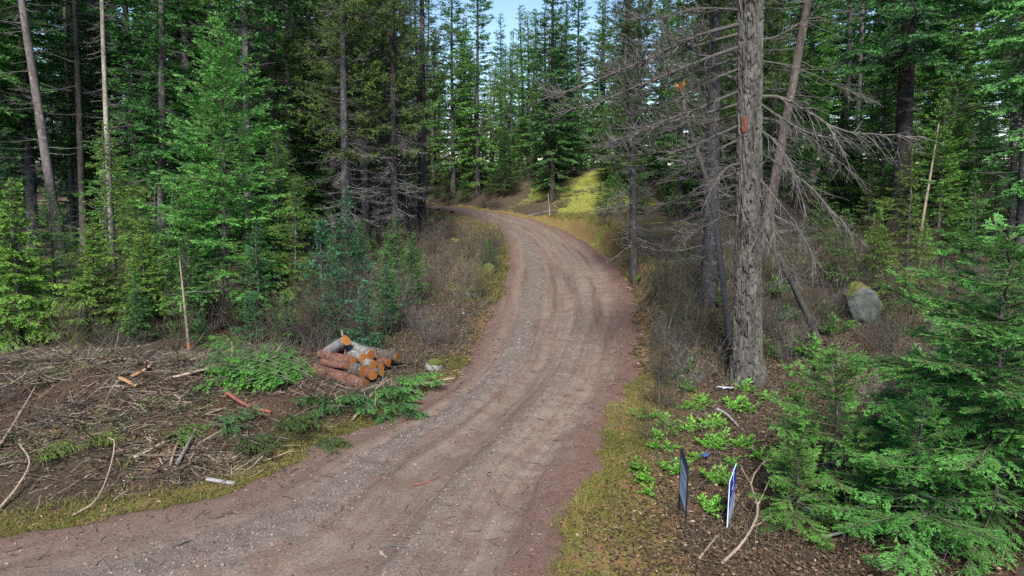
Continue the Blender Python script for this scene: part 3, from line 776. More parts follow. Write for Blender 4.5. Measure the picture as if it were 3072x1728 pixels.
# ------------------------------------------------------------------ big bare snag
def catmull(pts, n):
    P = np.array(pts, float)
    P = np.concatenate([[2 * P[0] - P[1]], P, [2 * P[-1] - P[-2]]])
    m = len(P) - 3
    t = np.linspace(0, m - 1e-6, n)
    i = t.astype(int); f = (t - i)[:, None]
    a, b_, c_, d_ = P[i], P[i + 1], P[i + 2], P[i + 3]
    return 0.5 * (2 * b_ + (c_ - a) * f + (2 * a - 5 * b_ + 4 * c_ - d_) * f ** 2 + (3 * b_ - a - 3 * c_ + d_) * f ** 3)

m_snag, nt, b = new_mat('weathered_snag_bark')
n1 = tex_noise(nt, 9, 6, 0.75, stretch=(1, 1, 0.22))
n2 = tex_noise(nt, 2.2, 4, 0.6)
n3 = tex_noise(nt, 26, 3, 0.7)
col = ramp(nt, n1, [(0.3, (0.024, 0.022, 0.02)), (0.5, (0.07, 0.065, 0.058)), (0.7, (0.145, 0.137, 0.125))])
col = mix(nt, ramp(nt, n2, [(0.45, (0, 0, 0)), (0.7, (0.7, 0.7, 0.7))]), col, ramp(nt, n1, [(0.3, (0.035, 0.034, 0.028)), (0.7, (0.135, 0.134, 0.112))]))
col = mix(nt, ramp(nt, n3, [(0.63, (0, 0, 0)), (0.7, (0.6, 0.6, 0.6))]), col, (0.26, 0.255, 0.235))
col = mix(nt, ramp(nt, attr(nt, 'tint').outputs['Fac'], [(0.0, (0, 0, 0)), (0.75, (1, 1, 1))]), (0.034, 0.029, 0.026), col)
nt.links.new(col, b.inputs['Base Color'])
bump(nt, b, n1, 0.8, 0.03)

SX, SY = 4.93, 13.95
SZ = gz(SX, SY)
snag = thing('dead_tree', 'big bare grey snag with thick cracked bark and sweeping dead limbs', 'tree', (SX, SY, SZ))
tm = MB()
rows, cols_ = 400, 84
zz = np.concatenate([np.linspace(-0.3, 8.5, 380), np.linspace(8.9, 17, 20)])[:, None] * np.ones((1, cols_))
th = np.linspace(0, 2 * pi, cols_, endpoint=False)[None] * np.ones((rows, 1))
rad = np.interp(zz, [-0.3, 0, 0.6, 3, 8, 17], [0.49, 0.37, 0.305, 0.262, 0.232, 0.1])
q3 = np.stack([np.cos(th) * 2.6, np.sin(th) * 2.6, zz * 0.85], -1)
w = q3 + (noise(q3 * 1.3, 3)[..., None] - 0.5) * 0.8
nB = noise(q3 * 4.2 + 7, 6)
# bark plates: a jittered cell pattern wrapped round the trunk, fissures along the cell borders
cu_, cv_ = th / (2 * pi) * 13 + 1.5 * (noise(q3 * 1.3, 3) - 0.5) + 0.5 * (noise(q3 * 4, 13) - 0.5), zz / 0.42 + 1.6 * (noise(q3 * 1.7, 4) - 0.5)
iu, iv = np.floor(cu_).astype(np.int64), np.floor(cv_).astype(np.int64)
F1, F2 = np.full(zz.shape, 9.0), np.full(zz.shape, 9.0)
for du in (-1, 0, 1):
    for dv in (-1, 0, 1):
        a, c_ = (iu + du) % 13, iv + dv
        dd = np.hypot(iu + du + _h(a, c_ + 500, a * 0 + 1) - cu_, (c_ + _h(a, c_ + 500, a * 0 + 2) - cv_) * 0.8)
        F2 = np.where(dd < F1, F1, np.minimum(F2, dd)); F1 = np.minimum(F1, dd)
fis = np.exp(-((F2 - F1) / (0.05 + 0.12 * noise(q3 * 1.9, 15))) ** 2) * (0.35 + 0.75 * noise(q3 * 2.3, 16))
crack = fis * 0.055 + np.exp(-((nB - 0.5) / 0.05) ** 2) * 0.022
rad = rad * (1 + 0.10 * (noise(q3 * 0.6, 8) - 0.5)) - crack + 0.02 * (noise(q3 * 9, 9) - 0.5)
rad = rad + 0.07 * np.exp(-np.maximum(zz, 0) / 0.4) * np.maximum(0, np.sin(th * 5 + 1))
SL = -0.05   # the snag leans a little to the left
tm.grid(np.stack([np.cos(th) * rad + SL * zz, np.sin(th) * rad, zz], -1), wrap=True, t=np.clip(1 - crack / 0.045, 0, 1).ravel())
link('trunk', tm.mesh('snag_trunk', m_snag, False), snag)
# red wound where a bark plate fell away
m_scar, nt, b = new_mat('bare_red_inner_bark')
nt.links.new(ramp(nt, tex_noise(nt, 18, 4, 0.7, stretch=(1, 1, 0.3)), [(0.3, (0.05, 0.018, 0.013)), (0.7, (0.2, 0.07, 0.045))]), b.inputs['Base Color'])
sm = MB()
zw = np.linspace(5.02, 5.38, 9); tw = np.linspace(-pi / 2 - 0.95, -pi / 2 - 0.42, 9)
ZW, TW = np.meshgrid(zw, tw, indexing='ij')
RW = 0.256 + 0.012 * noise(np.stack([ZW * 9, TW * 9], -1), 4)
RW = np.where((ZW < 5.06) | (ZW > 5.34) | (TW < tw[1]) | (TW > tw[-2]), 0.205, RW)
sm.grid(np.stack([np.cos(TW) * RW + SL * ZW, np.sin(TW) * RW, ZW], -1))
tag(link('bark_scar', sm.mesh('bark_scar', m_scar, False), snag), 'red wound where a bark plate has fallen off')

def limb_mesh(path, r0, rng, subs, slen, up, mat, third=2, tb=0.6, stop=0.12):
    mb = MB()
    P = catmull(path, 18)
    Ln = np.linalg.norm(np.diff(P, axis=0), axis=1).sum()
    P = P + rng.normal(0, 0.010, P.shape) * np.linspace(0, 1, 18)[:, None]
    rr = r0 * np.linspace(1, stop, 18) ** 0.9 * (1 + 0.12 * rng.normal(0, 1, 18))
    mb.tubes(P[None], rr[None], 7, 0, tb)
    T = unit(np.gradient(P, axis=0))
    u = rng.uniform(0.12, 0.99, subs)
    ix = u * 17; i0 = np.minimum(ix.astype(int), 16); fr = (ix - i0)[:, None]
    p = P[i0] * (1 - fr) + P[i0 + 1] * fr
    t = T[i0]
    sg = np.where(rng.random(subs) < 0.5, -1, 1)[:, None]
    side = unit(np.cross(t, UP)) * sg
    d = unit(t * rng.uniform(0.5, 1.1, (subs, 1)) + side * rng.uniform(0.2, 0.9, (subs, 1)) + UP * rng.normal(-0.15, 0.35, (subs, 1)))
    L = slen * (1.15 - 0.6 * u) * rng.uniform(0.35, 1.3, subs)
    s = np.linspace(0, 1, 7)[None, :, None]
    cu = (UP * up * rng.uniform(0.4, 1.5, (subs, 1)) + rng.normal(0, 0.25, (subs, 3))) * L[:, None]
    Q = p[:, None] + d[:, None] * L[:, None, None] * s + cu[:, None] * s ** 2.2
    r1 = np.clip(r0 * 0.32, 0.005, 0.012)
    mb.tubes(Q, (r1 * np.linspace(1, 0.35, 7))[None] * rng.uniform(0.6, 1.2, (subs, 1)), 4, 0, np.clip(rng.normal(tb + 0.12, 0.18, subs), 0, 1))
    if third:
        ti = np.repeat(np.arange(subs), third)
        k = rng.integers(2, 7, len(ti))
        b3 = Q[ti, k]
        d3 = unit(d[ti] + cu[ti] / np.maximum(L[ti], 0.05)[:, None] + rng.normal(0, 0.6, (len(ti), 3)))
        l3 = L[ti] * rng.uniform(0.15, 0.5, len(ti))
        s3 = np.linspace(0, 1, 4)[None, :, None]
        Q3 = b3[:, None] + d3[:, None] * l3[:, None, None] * s3 + (UP * up * 0.6 * l3[:, None])[:, None] * s3 ** 2
        mb.tubes(Q3, np.array([[0.0045, 0.004, 0.003, 0.002]]), 3, 0, np.clip(rng.normal(tb + 0.15, 0.18, len(ti)), 0, 1))
    return mb.mesh('limb', mat, False)

LIMBS = [  # path in world metres, radius, twigs, twig length, upward curl
 ([(4.42, 14.00, 7.21), (3.45, 13.80, 6.93), (2.67, 13.60, 6.54), (1.95, 13.40, 6.24), (1.14, 13.30, 5.92), (0.64, 13.20, 5.76)], 0.050, 44, 0.75, 0.55),
 ([(4.41, 14.00, 7.03), (3.74, 13.90, 6.85), (3.19, 14.00, 6.67), (2.55, 14.00, 6.48), (1.73, 14.10, 6.29)], 0.034, 34, 0.6, 0.5),
 ([(4.42, 14.00, 6.79), (3.55, 13.60, 6.47), (2.72, 13.20, 6.12), (2.07, 12.90, 5.85), (1.34, 12.80, 5.55), (0.86, 12.70, 5.50)], 0.042, 44, 0.7, 0.55),
 ([(4.39, 14.00, 7.46), (3.56, 13.80, 7.45), (2.91, 13.70, 7.29), (2.27, 13.60, 7.20)], 0.030, 24, 0.6, 0.3),
 ([(4.45, 14.00, 6.39), (3.89, 14.10, 6.15), (3.41, 14.20, 5.87), (2.84, 14.30, 5.65), (2.19, 14.40, 5.50)], 0.034, 34, 0.6, 0.5),
 ([(4.46, 14.00, 5.96), (3.84, 13.60, 5.72), (3.33, 13.30, 5.51), (2.77, 13.00, 5.33), (2.19, 12.80, 5.09), (1.67, 12.70, 4.90)], 0.038, 38, 0.6, 0.5),
 ([(4.48, 14.00, 5.72), (3.74, 13.90, 5.51), (3.16, 13.90, 5.39), (2.56, 13.80, 5.19), (2.03, 13.70, 4.93), (1.64, 13.70, 4.85)], 0.036, 38, 0.55, 0.5),
 ([(4.49, 14.00, 5.31), (3.72, 13.50, 5.00), (3.15, 13.20, 4.81), (2.41, 12.90, 4.73), (1.59, 12.70, 4.68)], 0.032, 34, 0.55, 0.45),
 ([(4.49, 14.00, 5.02), (3.91, 13.90, 4.77), (3.41, 13.70, 4.50), (2.88, 13.60, 4.21)], 0.030, 26, 0.5, 0.2),
 ([(4.52, 13.90, 4.56), (4.13, 13.50, 4.47), (3.80, 13.20, 4.13), (3.52, 13.00, 3.64)], 0.042, 10, 0.4, -0.1),
 ([(4.53, 14.00, 4.37), (4.02, 14.20, 4.20), (3.54, 14.40, 3.89), (2.95, 14.50, 3.64)], 0.022, 24, 0.5, 0.1),
 ([(4.42, 14.00, 6.17), (4.16, 14.60, 6.34), (3.87, 15.00, 6.22), (3.43, 15.20, 5.97)], 0.026, 24, 0.5, 0.3),
 ([(4.54, 14.00, 3.57), (4.08, 13.80, 3.45), (3.60, 13.70, 3.20), (3.25, 13.60, 2.94)], 0.016, 18, 0.4, 0.1),
 ([(4.39, 14.00, 6.57), (3.75, 14.60, 6.40), (2.96, 15.00, 6.08), (2.23, 15.20, 5.90)], 0.03, 34, 0.6, 0.5),
 ([(4.46, 14.00, 5.50), (3.87, 14.60, 5.34), (3.14, 15.00, 5.20), (2.45, 15.10, 4.99)], 0.03, 34, 0.6, 0.4),
 ([(4.74, 14.00, 5.84), (5.18, 13.80, 5.82), (5.68, 13.40, 5.46), (6.11, 13.20, 5.18), (6.76, 13.00, 5.07), (7.44, 12.90, 5.03)], 0.044, 34, 0.6, -0.35),
 ([(4.77, 14.00, 5.79), (5.10, 13.70, 5.48), (5.57, 13.40, 5.15), (6.04, 13.30, 5.02), (6.51, 13.20, 4.87)], 0.026, 30, 0.55, -0.3),
 ([(4.81, 14.00, 5.25), (5.03, 13.60, 5.01), (5.26, 13.30, 4.56), (5.41, 13.10, 4.01), (5.52, 13.00, 3.58)], 0.028, 30, 0.55, -0.3),
 ([(4.83, 14.00, 4.83), (5.33, 13.80, 4.50), (5.83, 13.50, 4.06), (6.23, 13.30, 3.56), (6.66, 13.20, 3.12)], 0.03, 34, 0.6, -0.3),
 ([(4.85, 14.00, 4.37), (5.17, 13.60, 3.86), (5.54, 13.30, 3.30), (5.82, 13.10, 2.68)], 0.03, 30, 0.55, -0.3),
 ([(4.85, 14.00, 4.11), (5.02, 13.50, 3.61), (5.08, 13.20, 2.86), (5.21, 13.10, 2.29)], 0.026, 26, 0.5, -0.2),
 ([(4.79, 14.00, 5.47), (5.79, 14.60, 5.31), (6.85, 15.00, 4.71), (7.71, 15.20, 4.07)], 0.028, 34, 0.6, -0.3),
 ([(4.68, 14.00, 6.91), (5.08, 13.90, 6.96), (5.59, 13.80, 7.24), (6.41, 13.70, 7.40)], 0.034, 16, 0.5, 0.1),
 ([(4.70, 14.00, 6.54), (5.44, 13.90, 6.40), (6.37, 13.90, 6.03), (6.99, 13.80, 5.77)], 0.02, 22, 0.5, -0.1),
 ([(4.90, 14.00, 3.24), (5.28, 13.70, 2.80), (5.70, 13.50, 2.23)], 0.02, 20, 0.45, -0.1),
 ([(4.54, 13.72, 3.66), (4.50, 13.45, 3.48), (4.47, 13.50, 3.28), (4.48, 13.70, 3.06)], 0.03, 3, 0.2, 0.0),
]
m_limb = twigmat('snag_limb_wood', (0.014, 0.012, 0.011), (0.15, 0.136, 0.124))
rng = rg(314)
ORG = np.array([SX, SY, SZ])
for i, (path, r0, n, sl, up) in enumerate(LIMBS):
    P = np.array(path) - ORG
    o = link('limb', limb_mesh(P, r0 * 0.85, rng, int(n * 1.5), sl, up, m_limb, 4, 0.42 if i < 15 else 0.55), snag)

# snapped-off sapling with an orange broken top, left of the snag
m_fresh, nt, b = new_mat('fresh_orange_wood')
nt.links.new(ramp(nt, tex_noise(nt, 20, 4, 0.7), [(0.3, (0.25, 0.075, 0.016)), (0.7, (0.5, 0.22, 0.055))]), b.inputs['Base Color'])
bx_, by_ = 5.35, 16.4
br = thing('dead_tree', 'pale leaning dead pole with an orange splintered top, left of the snag', 'tree', (bx_, by_, gz(bx_, by_)))
O2 = np.array(br.location)
pth = catmull(np.array([(bx_, by_, O2[2] - 0.2), (4.77, 16.30, 3.34), (4.28, 16.00, 4.65), (3.92, 15.90, 5.53), (3.74, 15.80, 6.22)]) - O2, 24)
mb = MB(); mb.tubes(pth[None], np.linspace(0.075, 0.035, 24)[None], 9, 0, 0.75)
link('trunk', mb.mesh('pole', M_TWIG, True), br)
mb = MB()
rng = rg(8)
for k in range(12):
    d = unit(np.array([rng.normal(-0.1, 0.6), rng.normal(0, 0.6), rng.uniform(0.4, 1.0)]))
    l = rng.uniform(0.12, 0.26)
    p0 = pth[-1] + rng.normal(0, 0.015, 3) - UP * 0.04
    mb.tubes(np.stack([p0, p0 + d * l * 0.6, p0 + d * l])[None], np.array([[0.03, 0.02, 0.004]]), 4, 0, 0.5)
tag(link('splintered_top', mb.mesh('splinters', m_fresh, False), br), 'orange splintered break')
rng = rg(9)
for k in range(7):
    i0 = int(rng.integers(6, 21))
    a = rng.uniform(0, 6.28)
    e = pth[i0] + np.array([math.cos(a), math.sin(a), rng.uniform(-0.5, 0.3)]) * rng.uniform(0.4, 1.0)
    link('limb', limb_mesh([pth[i0], (pth[i0] + e) / 2 - UP * 0.05, e], 0.014, rng, 10, 0.35, 0.1, M_TWIG, 1, 0.6), br)

# dead fallen top hanging down to the right of the snag
ft = thing('fallen_tree', 'dead twiggy treetop slanting down to the ground right of the snag', 'fallen tree', (7.24, 16.0, gz(7.24, 16.0)))
O2 = np.array(ft.location)
pth = catmull(np.array([(5.45, 14.90, 3.16), (5.98, 15.20, 2.39), (6.57, 15.50, 1.50), (7.24, 15.9, O2[2] + 0.02)]) - O2, 20)
mb = MB(); mb.tubes(pth[None], np.linspace(0.03, 0.09, 20)[None], 8, 0, 0.5)
link('trunk', mb.mesh('fallen_stem', M_TWIG, True), ft)
rng = rg(10)
for k in range(16):
    i0 = int(rng.integers(1, 18))
    a = rng.uniform(0, 6.28)
    e = pth[i0] + np.array([math.cos(a) * 0.8, math.sin(a) * 0.6, rng.uniform(-0.8, -0.1)]) * rng.uniform(0.3, 0.9)
    e[2] = max(e[2], 0.05)
    link('limb', limb_mesh([pth[i0], (pth[i0] + e) / 2 + UP * 0.08, e], 0.014, rng, 10, 0.3, 0.0, M_TWIG, 1, 0.5), ft)

# thin standing dead stems
def dead_stem(label, x, y, H, r, col, base=None, lean=(0, 0), n=8, tb=0.7):
    o = thing('dead_tree', label, 'dead tree', (x, y, gz(x, y)))
    rng = rg(int(abs(x) * 100 + H * 7))
    P = catmull([(0, 0, -0.2), (lean[0] * 0.3, lean[1] * 0.3, H * 0.35), (lean[0] * 0.7, lean[1] * 0.7, H * 0.7), (lean[0], lean[1], H)], 16)
    mb = MB(); mb.tubes(P[None], np.linspace(r, r * 0.35, 16)[None], 8, 0, tb)
    link('trunk', mb.mesh('stem', col, True), o)
    if base:
        mb = MB(); mb.tubes(P[None, :3], (np.array([1.15, 1.12, 1.03]) * r)[None], 8, 0, 0.5)
        tag(link('stripped_base', mb.mesh('stripped_base', base, True), o), 'orange stripped wood at the foot')
    mb = MB(); dead_limbs(mb, rng, H * 0.15, H * 0.95, n, 0.8, (-0.3, 0.4), 0.05, 0.1, 5, r * 0.22, tb=0.6)
    link('dead_twig_spread', mb.mesh('twigs', M_TWIG, False), o)['kind'] = 'stuff'
dead_stem('thin pale dead stem with an orange stripped foot in front of the thicket', -7.7, 16.0, 2.3, 0.04, M_POLE, m_fresh, (-0.05, 0), 6)
dead_stem('thin pale dead sapling on the slope above the mossy boulder', 13.1, 22.2, 4.3, 0.055, M_POLE, None, (0.25, 0), 10)
dead_stem('dark crooked dead trunk leaning at the right edge above the pale rock', 19.6, 27.5, 4.6, 0.13, M_TWIG, None, (2.2, 0.2), 30, 0.1)
dead_stem('short pale dead stake on the bank right of the road bend', 2.6, 47.5, 1.6, 0.05, M_POLE, None, (-0.15, 0), 3)
dead_stem('twin pale bare stems left of the bright fir, nearer one', -11.0, 20.4, 4.0, 0.03, M_TWIG, None, (0.55, 0.1), 8)
dead_stem('twin pale bare stems left of the bright fir, farther one', -10.8, 21.0, 4.2, 0.028, M_TWIG, None, (0.65, 0.0), 8)

# ------------------------------------------------------------------ real-estate signs
def flat_mat(name, col, rough=0.45):
    m, nt, b = new_mat(name)
    n = tex_noise(nt, 9, 3, 0.6)
    nt.links.new(mix(nt, 1.0, col, ramp(nt, n, [(0.3, (0.86, 0.86, 0.86)), (0.7, (1.06, 1.06, 1.06))]), 'MULTIPLY'), b.inputs['Base Color'])
    b.inputs['Roughness'].default_value = rough
    return m
m_black = flat_mat('black_painted_steel', (0.012, 0.012, 0.013), 0.5)
m_white = flat_mat('white_sign_plastic', (0.52, 0.62, 0.8))
m_blue = flat_mat('blue_sign_print', (0.016, 0.035, 0.36))
m_navy = flat_mat('navy_sign_print', (0.01, 0.018, 0.06))
m_lime = flat_mat('lime_logo_print', (0.25, 0.42, 0.05))
m_ink = flat_mat('grey_ink_print', (0.2, 0.26, 0.42))

def strip(mb, y0, y1, z0, z1, x, t=0.0015, skew=0.0):
    """thin raised print on the panel face, in the panel's own plane (local y, z)"""
    V = [(x, y0, z0), (x, y1, z0), (x, y1 + skew, z1), (x, y0 + skew, z1)]
    mb.add(V, [[0, 1, 2, 3]])

def squiggle(mb, y0, y1, z, h, x, rng, n=9):
    ys = np.linspace(y0, y1, n)
    for a, c_ in zip(ys[:-1], ys[1:]):
        w = (c_ - a) * rng.uniform(0.45, 0.8)
        strip(mb, a, a + w, z, z + h * rng.uniform(0.6, 1.0), x, skew=h * 0.25)

def letter(txt, size, name, mat):
    cu = bpy.data.curves.new(name, 'FONT'); cu.body = txt; cu.size = size; cu.extrude = 0.0008; cu.shear = 0.25; cu.align_x = 'CENTER'
    ob = bpy.data.objects.new(name, cu); C.objects.link(ob)
    bpy.context.view_layer.update()
    me = bpy.data.meshes.new_from_object(ob.evaluated_get(bpy.context.evaluated_depsgraph_get()))
    bpy.data.objects.remove(ob); bpy.data.curves.remove(cu)
    me.materials.clear(); me.materials.append(mat)
    return me

# framed sign: near leg and far leg
n0, f0 = np.array([2.13, 7.86]), np.array([2.197, 8.47])
a_ = f0 - n0; wA = np.linalg.norm(a_); rzA = math.atan2(a_[1], a_[0]) - pi / 2
A = thing('framed_sign', 'white sign in a black metal frame, left of the two roadside signs', 'sign', (n0[0], n0[1], gz(*n0)), rzA)
for yy in (0, wA):
    mb = MB(); mb.box((0, yy, 0.40), (0.0095, 0.0095, 0.52)); link('leg', mb.mesh('leg', m_black), A)
for zz_, nm in ((0.905, 'top_bar'), (0.30, 'bottom_bar')):
    mb = MB(); mb.box((0, wA / 2, zz_), (0.012, wA / 2 - 0.02, 0.012)); link(nm, mb.mesh(nm, m_black), A)
mb = MB(); mb.box((0, wA / 2, 0.60), (0.006, wA / 2 - 0.022, 0.285)); pa = link('panel', mb.mesh('panel', m_white), A)
for sx in (-1, 1):
    x = sx * 0.0078
    rng = rg(3)
    mb = MB(); strip(mb, 0.03, wA - 0.03, 0.80, 0.875, x); link('print_band', mb.mesh('band', m_blue), pa)
    mb = MB(); strip(mb, 0.36, 0.54, 0.63, 0.75, x); link('logo', mb.mesh('logo', m_lime), pa)
    mb = MB(); squiggle(mb, 0.07, 0.34, 0.68, 0.05, x, rng); squiggle(mb, 0.06, 0.56, 0.56, 0.04, x, rng, 14); squiggle(mb, 0.06, 0.56, 0.49, 0.04, x, rng, 14)
    link('print_lines', mb.mesh('lines', m_ink), pa)

# blue and white sign
n1_, f1_ = np.array([2.665, 7.93]), np.array([2.915, 8.46])
a_ = f1_ - n1_; wB = np.linalg.norm(a_); rzB = math.atan2(a_[1], a_[0]) - pi / 2
Bs = thing('yard_sign', 'blue and white sign, right of the two roadside signs', 'sign', (n1_[0], n1_[1], gz(*n1_)), rzB)
mb = MB(); mb.box((0, wB / 2, 0.345), (0.005, wB / 2, 0.305)); pb = link('panel', mb.mesh('panel', m_white), Bs)
for yy in (0.12, wB - 0.12):
    mb = MB(); mb.box((0, yy, 0.0), (0.004, 0.004, 0.12)); link('stake', mb.mesh('stake', m_black), Bs)
meS = letter('S', 0.3, 'letter', m_white)
for sx in (-1, 1):
    x = sx * 0.0065
    mb = MB(); strip(mb, 0.0, wB, 0.27, 0.65, x); link('blue_field', mb.mesh('field', m_blue), pb)
    o = link('letter', meS, pb); o.location = (sx * 0.0078, wB / 2, 0.42); o.rotation_euler = (pi / 2, 0, sx * pi / 2)
    rng = rg(4)
    mb = MB(); squiggle(mb, 0.08, wB - 0.08, 0.345, 0.045, sx * 0.008, rng, 10); squiggle(mb, 0.1, wB - 0.12, 0.29, 0.03, sx * 0.008, rng, 10); link('print_lines', mb.mesh('lines', m_white), pb)
    mb = MB(); squiggle(mb, 0.06, wB - 0.06, 0.2, 0.05, x, rng, 12); squiggle(mb, 0.06, wB - 0.06, 0.13, 0.04, x, rng, 12); squiggle(mb, 0.1, wB - 0.1, 0.075, 0.03, x, rng, 10)
    link('print_lines', mb.mesh('lines', m_ink), pb)

# ------------------------------------------------------------------ cut log pile
m_end, nt, b = new_mat('fresh_cut_log_end')
tn = attr(nt, 'tint').outputs['Fac']
wv = nd(nt, 'ShaderNodeMath', operation='SINE'); ml = nd(nt, 'ShaderNodeMath', operation='MULTIPLY'); ml.inputs[1].default_value = 60
nt.links.new(tn, ml.inputs[0]); nt.links.new(ml.outputs[0], wv.inputs[0])
c1 = ramp(nt, tn, [(0, (0.14, 0.042, 0.010)), (0.25, (0.33, 0.125, 0.022)), (0.8, (0.30, 0.098, 0.016)), (1, (0.36, 0.21, 0.08))])
c1 = mix(nt, 0.22, c1, mix(nt, wv.outputs[0], (0.14, 0.04, 0.008), (0.4, 0.19, 0.05)))
c1 = mix(nt, ramp(nt, tex_noise(nt, 24, 3, 0.6), [(0.3, (0.35, 0.35, 0.35)), (0.6, (0, 0, 0))]), c1, (0.12, 0.05, 0.02))
nt.links.new(c1, b.inputs['Base Color'])
m_lgrey = bark('grey_log_bark', (0.04, 0.036, 0.033), (0.21, 0.197, 0.19), (0.3, 0.3, 0.29), 12, 0.9)
m_lred = bark('peeled_red_log_bark', (0.035, 0.014, 0.010), (0.19, 0.082, 0.055), (0.16, 0.13, 0.11), 14, 0.9)
m_ldark = bark('dark_log_bark', (0.02, 0.016, 0.014), (0.10, 0.08, 0.07), (0.2, 0.22, 0.18), 12)
AX = (-0.78, 0.63, 0.0)
LOGS = [  # label, near end, axis (towards far end), length, radius, bark
 ('grey log propped up on the back of the pile, end tipped upward', (-3.54, 14.30, 0.82), (-0.46, 0.30, -0.36), 0.85, 0.105, m_lgrey),
 ('large pale grey log on the top row of the pile', (-3.03, 14.35, 0.47), (-0.80, 0.60, 0.10), 0.85, 0.115, m_lgrey),
 ('short pale log under the large pale grey log in the pile', (-3.15, 14.20, 0.45), (-0.70, 0.70, 0.02), 0.5, 0.10, m_lgrey),
 ('pink peeled log with a broken branch stub, left side of the pile', (-3.34, 14.10, 0.42), (-0.85, 0.52, -0.02), 1.0, 0.09, m_lred),
 ('grey log in the middle of the pile, above the biggest cut end', (-2.93, 14.10, 0.33), (-0.76, 0.64, 0.02), 0.6, 0.095, m_lgrey),
 ('dark barked log with the biggest orange cut end, low in the pile', (-3.09, 13.90, 0.25), (-0.85, 0.52, 0.0), 1.05, 0.12, m_ldark),
 ('half-buried log at the bottom right of the pile', (-2.90, 13.90, 0.18), (-0.72, 0.69, 0.02), 0.6, 0.10, m_lred),
 ('dark lichen-covered log reaching farthest right behind the pile', (-2.53, 14.85, 0.30), (-0.92, 0.38, 0.04), 1.3, 0.10, m_ldark),
 ('reddish short log lying at the right of the pile', (-2.68, 14.50, 0.27), (-0.85, 0.52, 0.02), 0.6, 0.085, m_lred),
 ('reddish log between the biggest cut end and the right of the pile', (-2.81, 14.30, 0.21), (-0.76, 0.64, 0.0), 0.6, 0.09, m_lred),
 ('long red peeled log at the front foot of the pile', (-3.00, 13.55, 0.06), (-0.86, 0.48, 0.07), 1.35, 0.12, m_lred),
 ('small log wedged right of the biggest cut end in the pile', (-2.73, 14.00, 0.18), (-0.8, 0.6, 0.02), 0.5, 0.07, m_ldark),
 ('thin red log lying on the front of the pink peeled log', (-3.42, 13.95, 0.33), (-0.88, 0.46, 0.03), 0.7, 0.07, m_lred),
 ('small dark log on the second row, left of the short pale log', (-3.27, 14.30, 0.30), (-0.8, 0.6, 0.0), 0.6, 0.075, m_ldark),
 ('pinkish log half hidden in the back of the pile', (-3.48, 14.70, 0.45), (-0.9, 0.4, -0.05), 0.5, 0.08, m_lred),
]
rng = rg(77)
for lab, e, ax, Ln, r, bm in LOGS:
    r *= 1.1; e = (e[0], e[1], e[2] + 0.06)
    ax = unit(np.array(ax, float))
    o = thing('log', lab, 'log', e)
    A1 = unit(np.cross(ax, UP)); A2 = np.cross(A1, ax)
    k, S = 24, 14
    th = np.linspace(0, 2 * pi, k, endpoint=False)
    ss = np.linspace(0, Ln, S)
    V = []
    for s in ss:
        q = np.stack([np.cos(th) * 3, np.sin(th) * 3, np.full(k, s * 4) + r * 99], -1)
        R = r * (1 + 0.16 * (noise(q, 2) - 0.5) + 0.10 * (noise(q * 2.7, 3) - 0.5)) * (1 + 0.05 * math.sin(s * 5 + r * 50))
        V.append(s * ax + 0.02 * math.sin(s * 3 + r * 40) * A2 + R[:, None] * (np.cos(th)[:, None] * A1 + np.sin(th)[:, None] * A2))
    V = np.array(V)
    mb = MB(); mb.grid(V, wrap=True); link('bark', mb.mesh('log_bark', bm, True), o)
    for end, sg in ((0, -1), (-1, 1)):
        mb = MB()
        ring = V[end]; ct = ring.mean(0)
        RR = np.array([ct + (ring - ct) * f + ax * sg * 0.004 * (1 - f) for f in (1.0, 0.93, 0.6, 0.3, 0.02)])
        mb.grid(RR, wrap=True, t=np.repeat([1, 0.86, 0.55, 0.3, 0.0], k))
        link('cut_end', mb.mesh('cut_end', m_end, False), o)
    if 'stub' in lab or 'tipped' in lab:
        mb = MB(); p0 = 0.25 * ax + A2 * r * 0.8
        if 'tipped' in lab: p0 = 0.03 * ax + A2 * r * 0.9
        mb.tubes(np.stack([p0, p0 + A2 * 0.07 - ax * 0.02, p0 + A2 * 0.14 - ax * 0.03])[None], np.array([[0.03, 0.02, 0.006]]), 6)
        link('branch_stub', mb.mesh('stub', M_POLE if 'tipped' in lab else bm, False), o)

# ------------------------------------------------------------------ boulders
m_rock, nt, b = new_mat('grey_granite')
n1 = tex_noise(nt, 5, 6, 0.7); n2 = tex_noise(nt, 22, 4, 0.7)
col = mix(nt, 0.5, ramp(nt, n1, [(0.3, (0.10, 0.105, 0.11)), (0.7, (0.34, 0.345, 0.35))]), ramp(nt, n2, [(0.3, (0.13, 0.13, 0.13)), (0.7, (0.33, 0.34, 0.33))]))
oi = nd(nt, 'ShaderNodeObjectInfo'); col = mix(nt, 1.0, col, oi.outputs['Color'], 'MULTIPLY')
nt.links.new(col, b.inputs['Base Color']); bump(nt, b, n1, 0.6, 0.06)
m_moss, nt, b = new_mat('cushion_moss')
n1 = tex_noise(nt, 14, 5, 0.7); n2 = tex_noise(nt, 3, 3, 0.6)
col = mix(nt, ramp(nt, n2, [(0.4, (0, 0, 0)), (0.6, (1, 1, 1))]), ramp(nt, n1, [(0.3, (0.03, 0.045, 0.010)), (0.7, (0.12, 0.15, 0.03))]), ramp(nt, n1, [(0.3, (0.05, 0.04, 0.012)), (0.7, (0.15, 0.12, 0.03))]))
nt.links.new(col, b.inputs['Base Color']); bump(nt, b, n1, 1.0, 0.05)

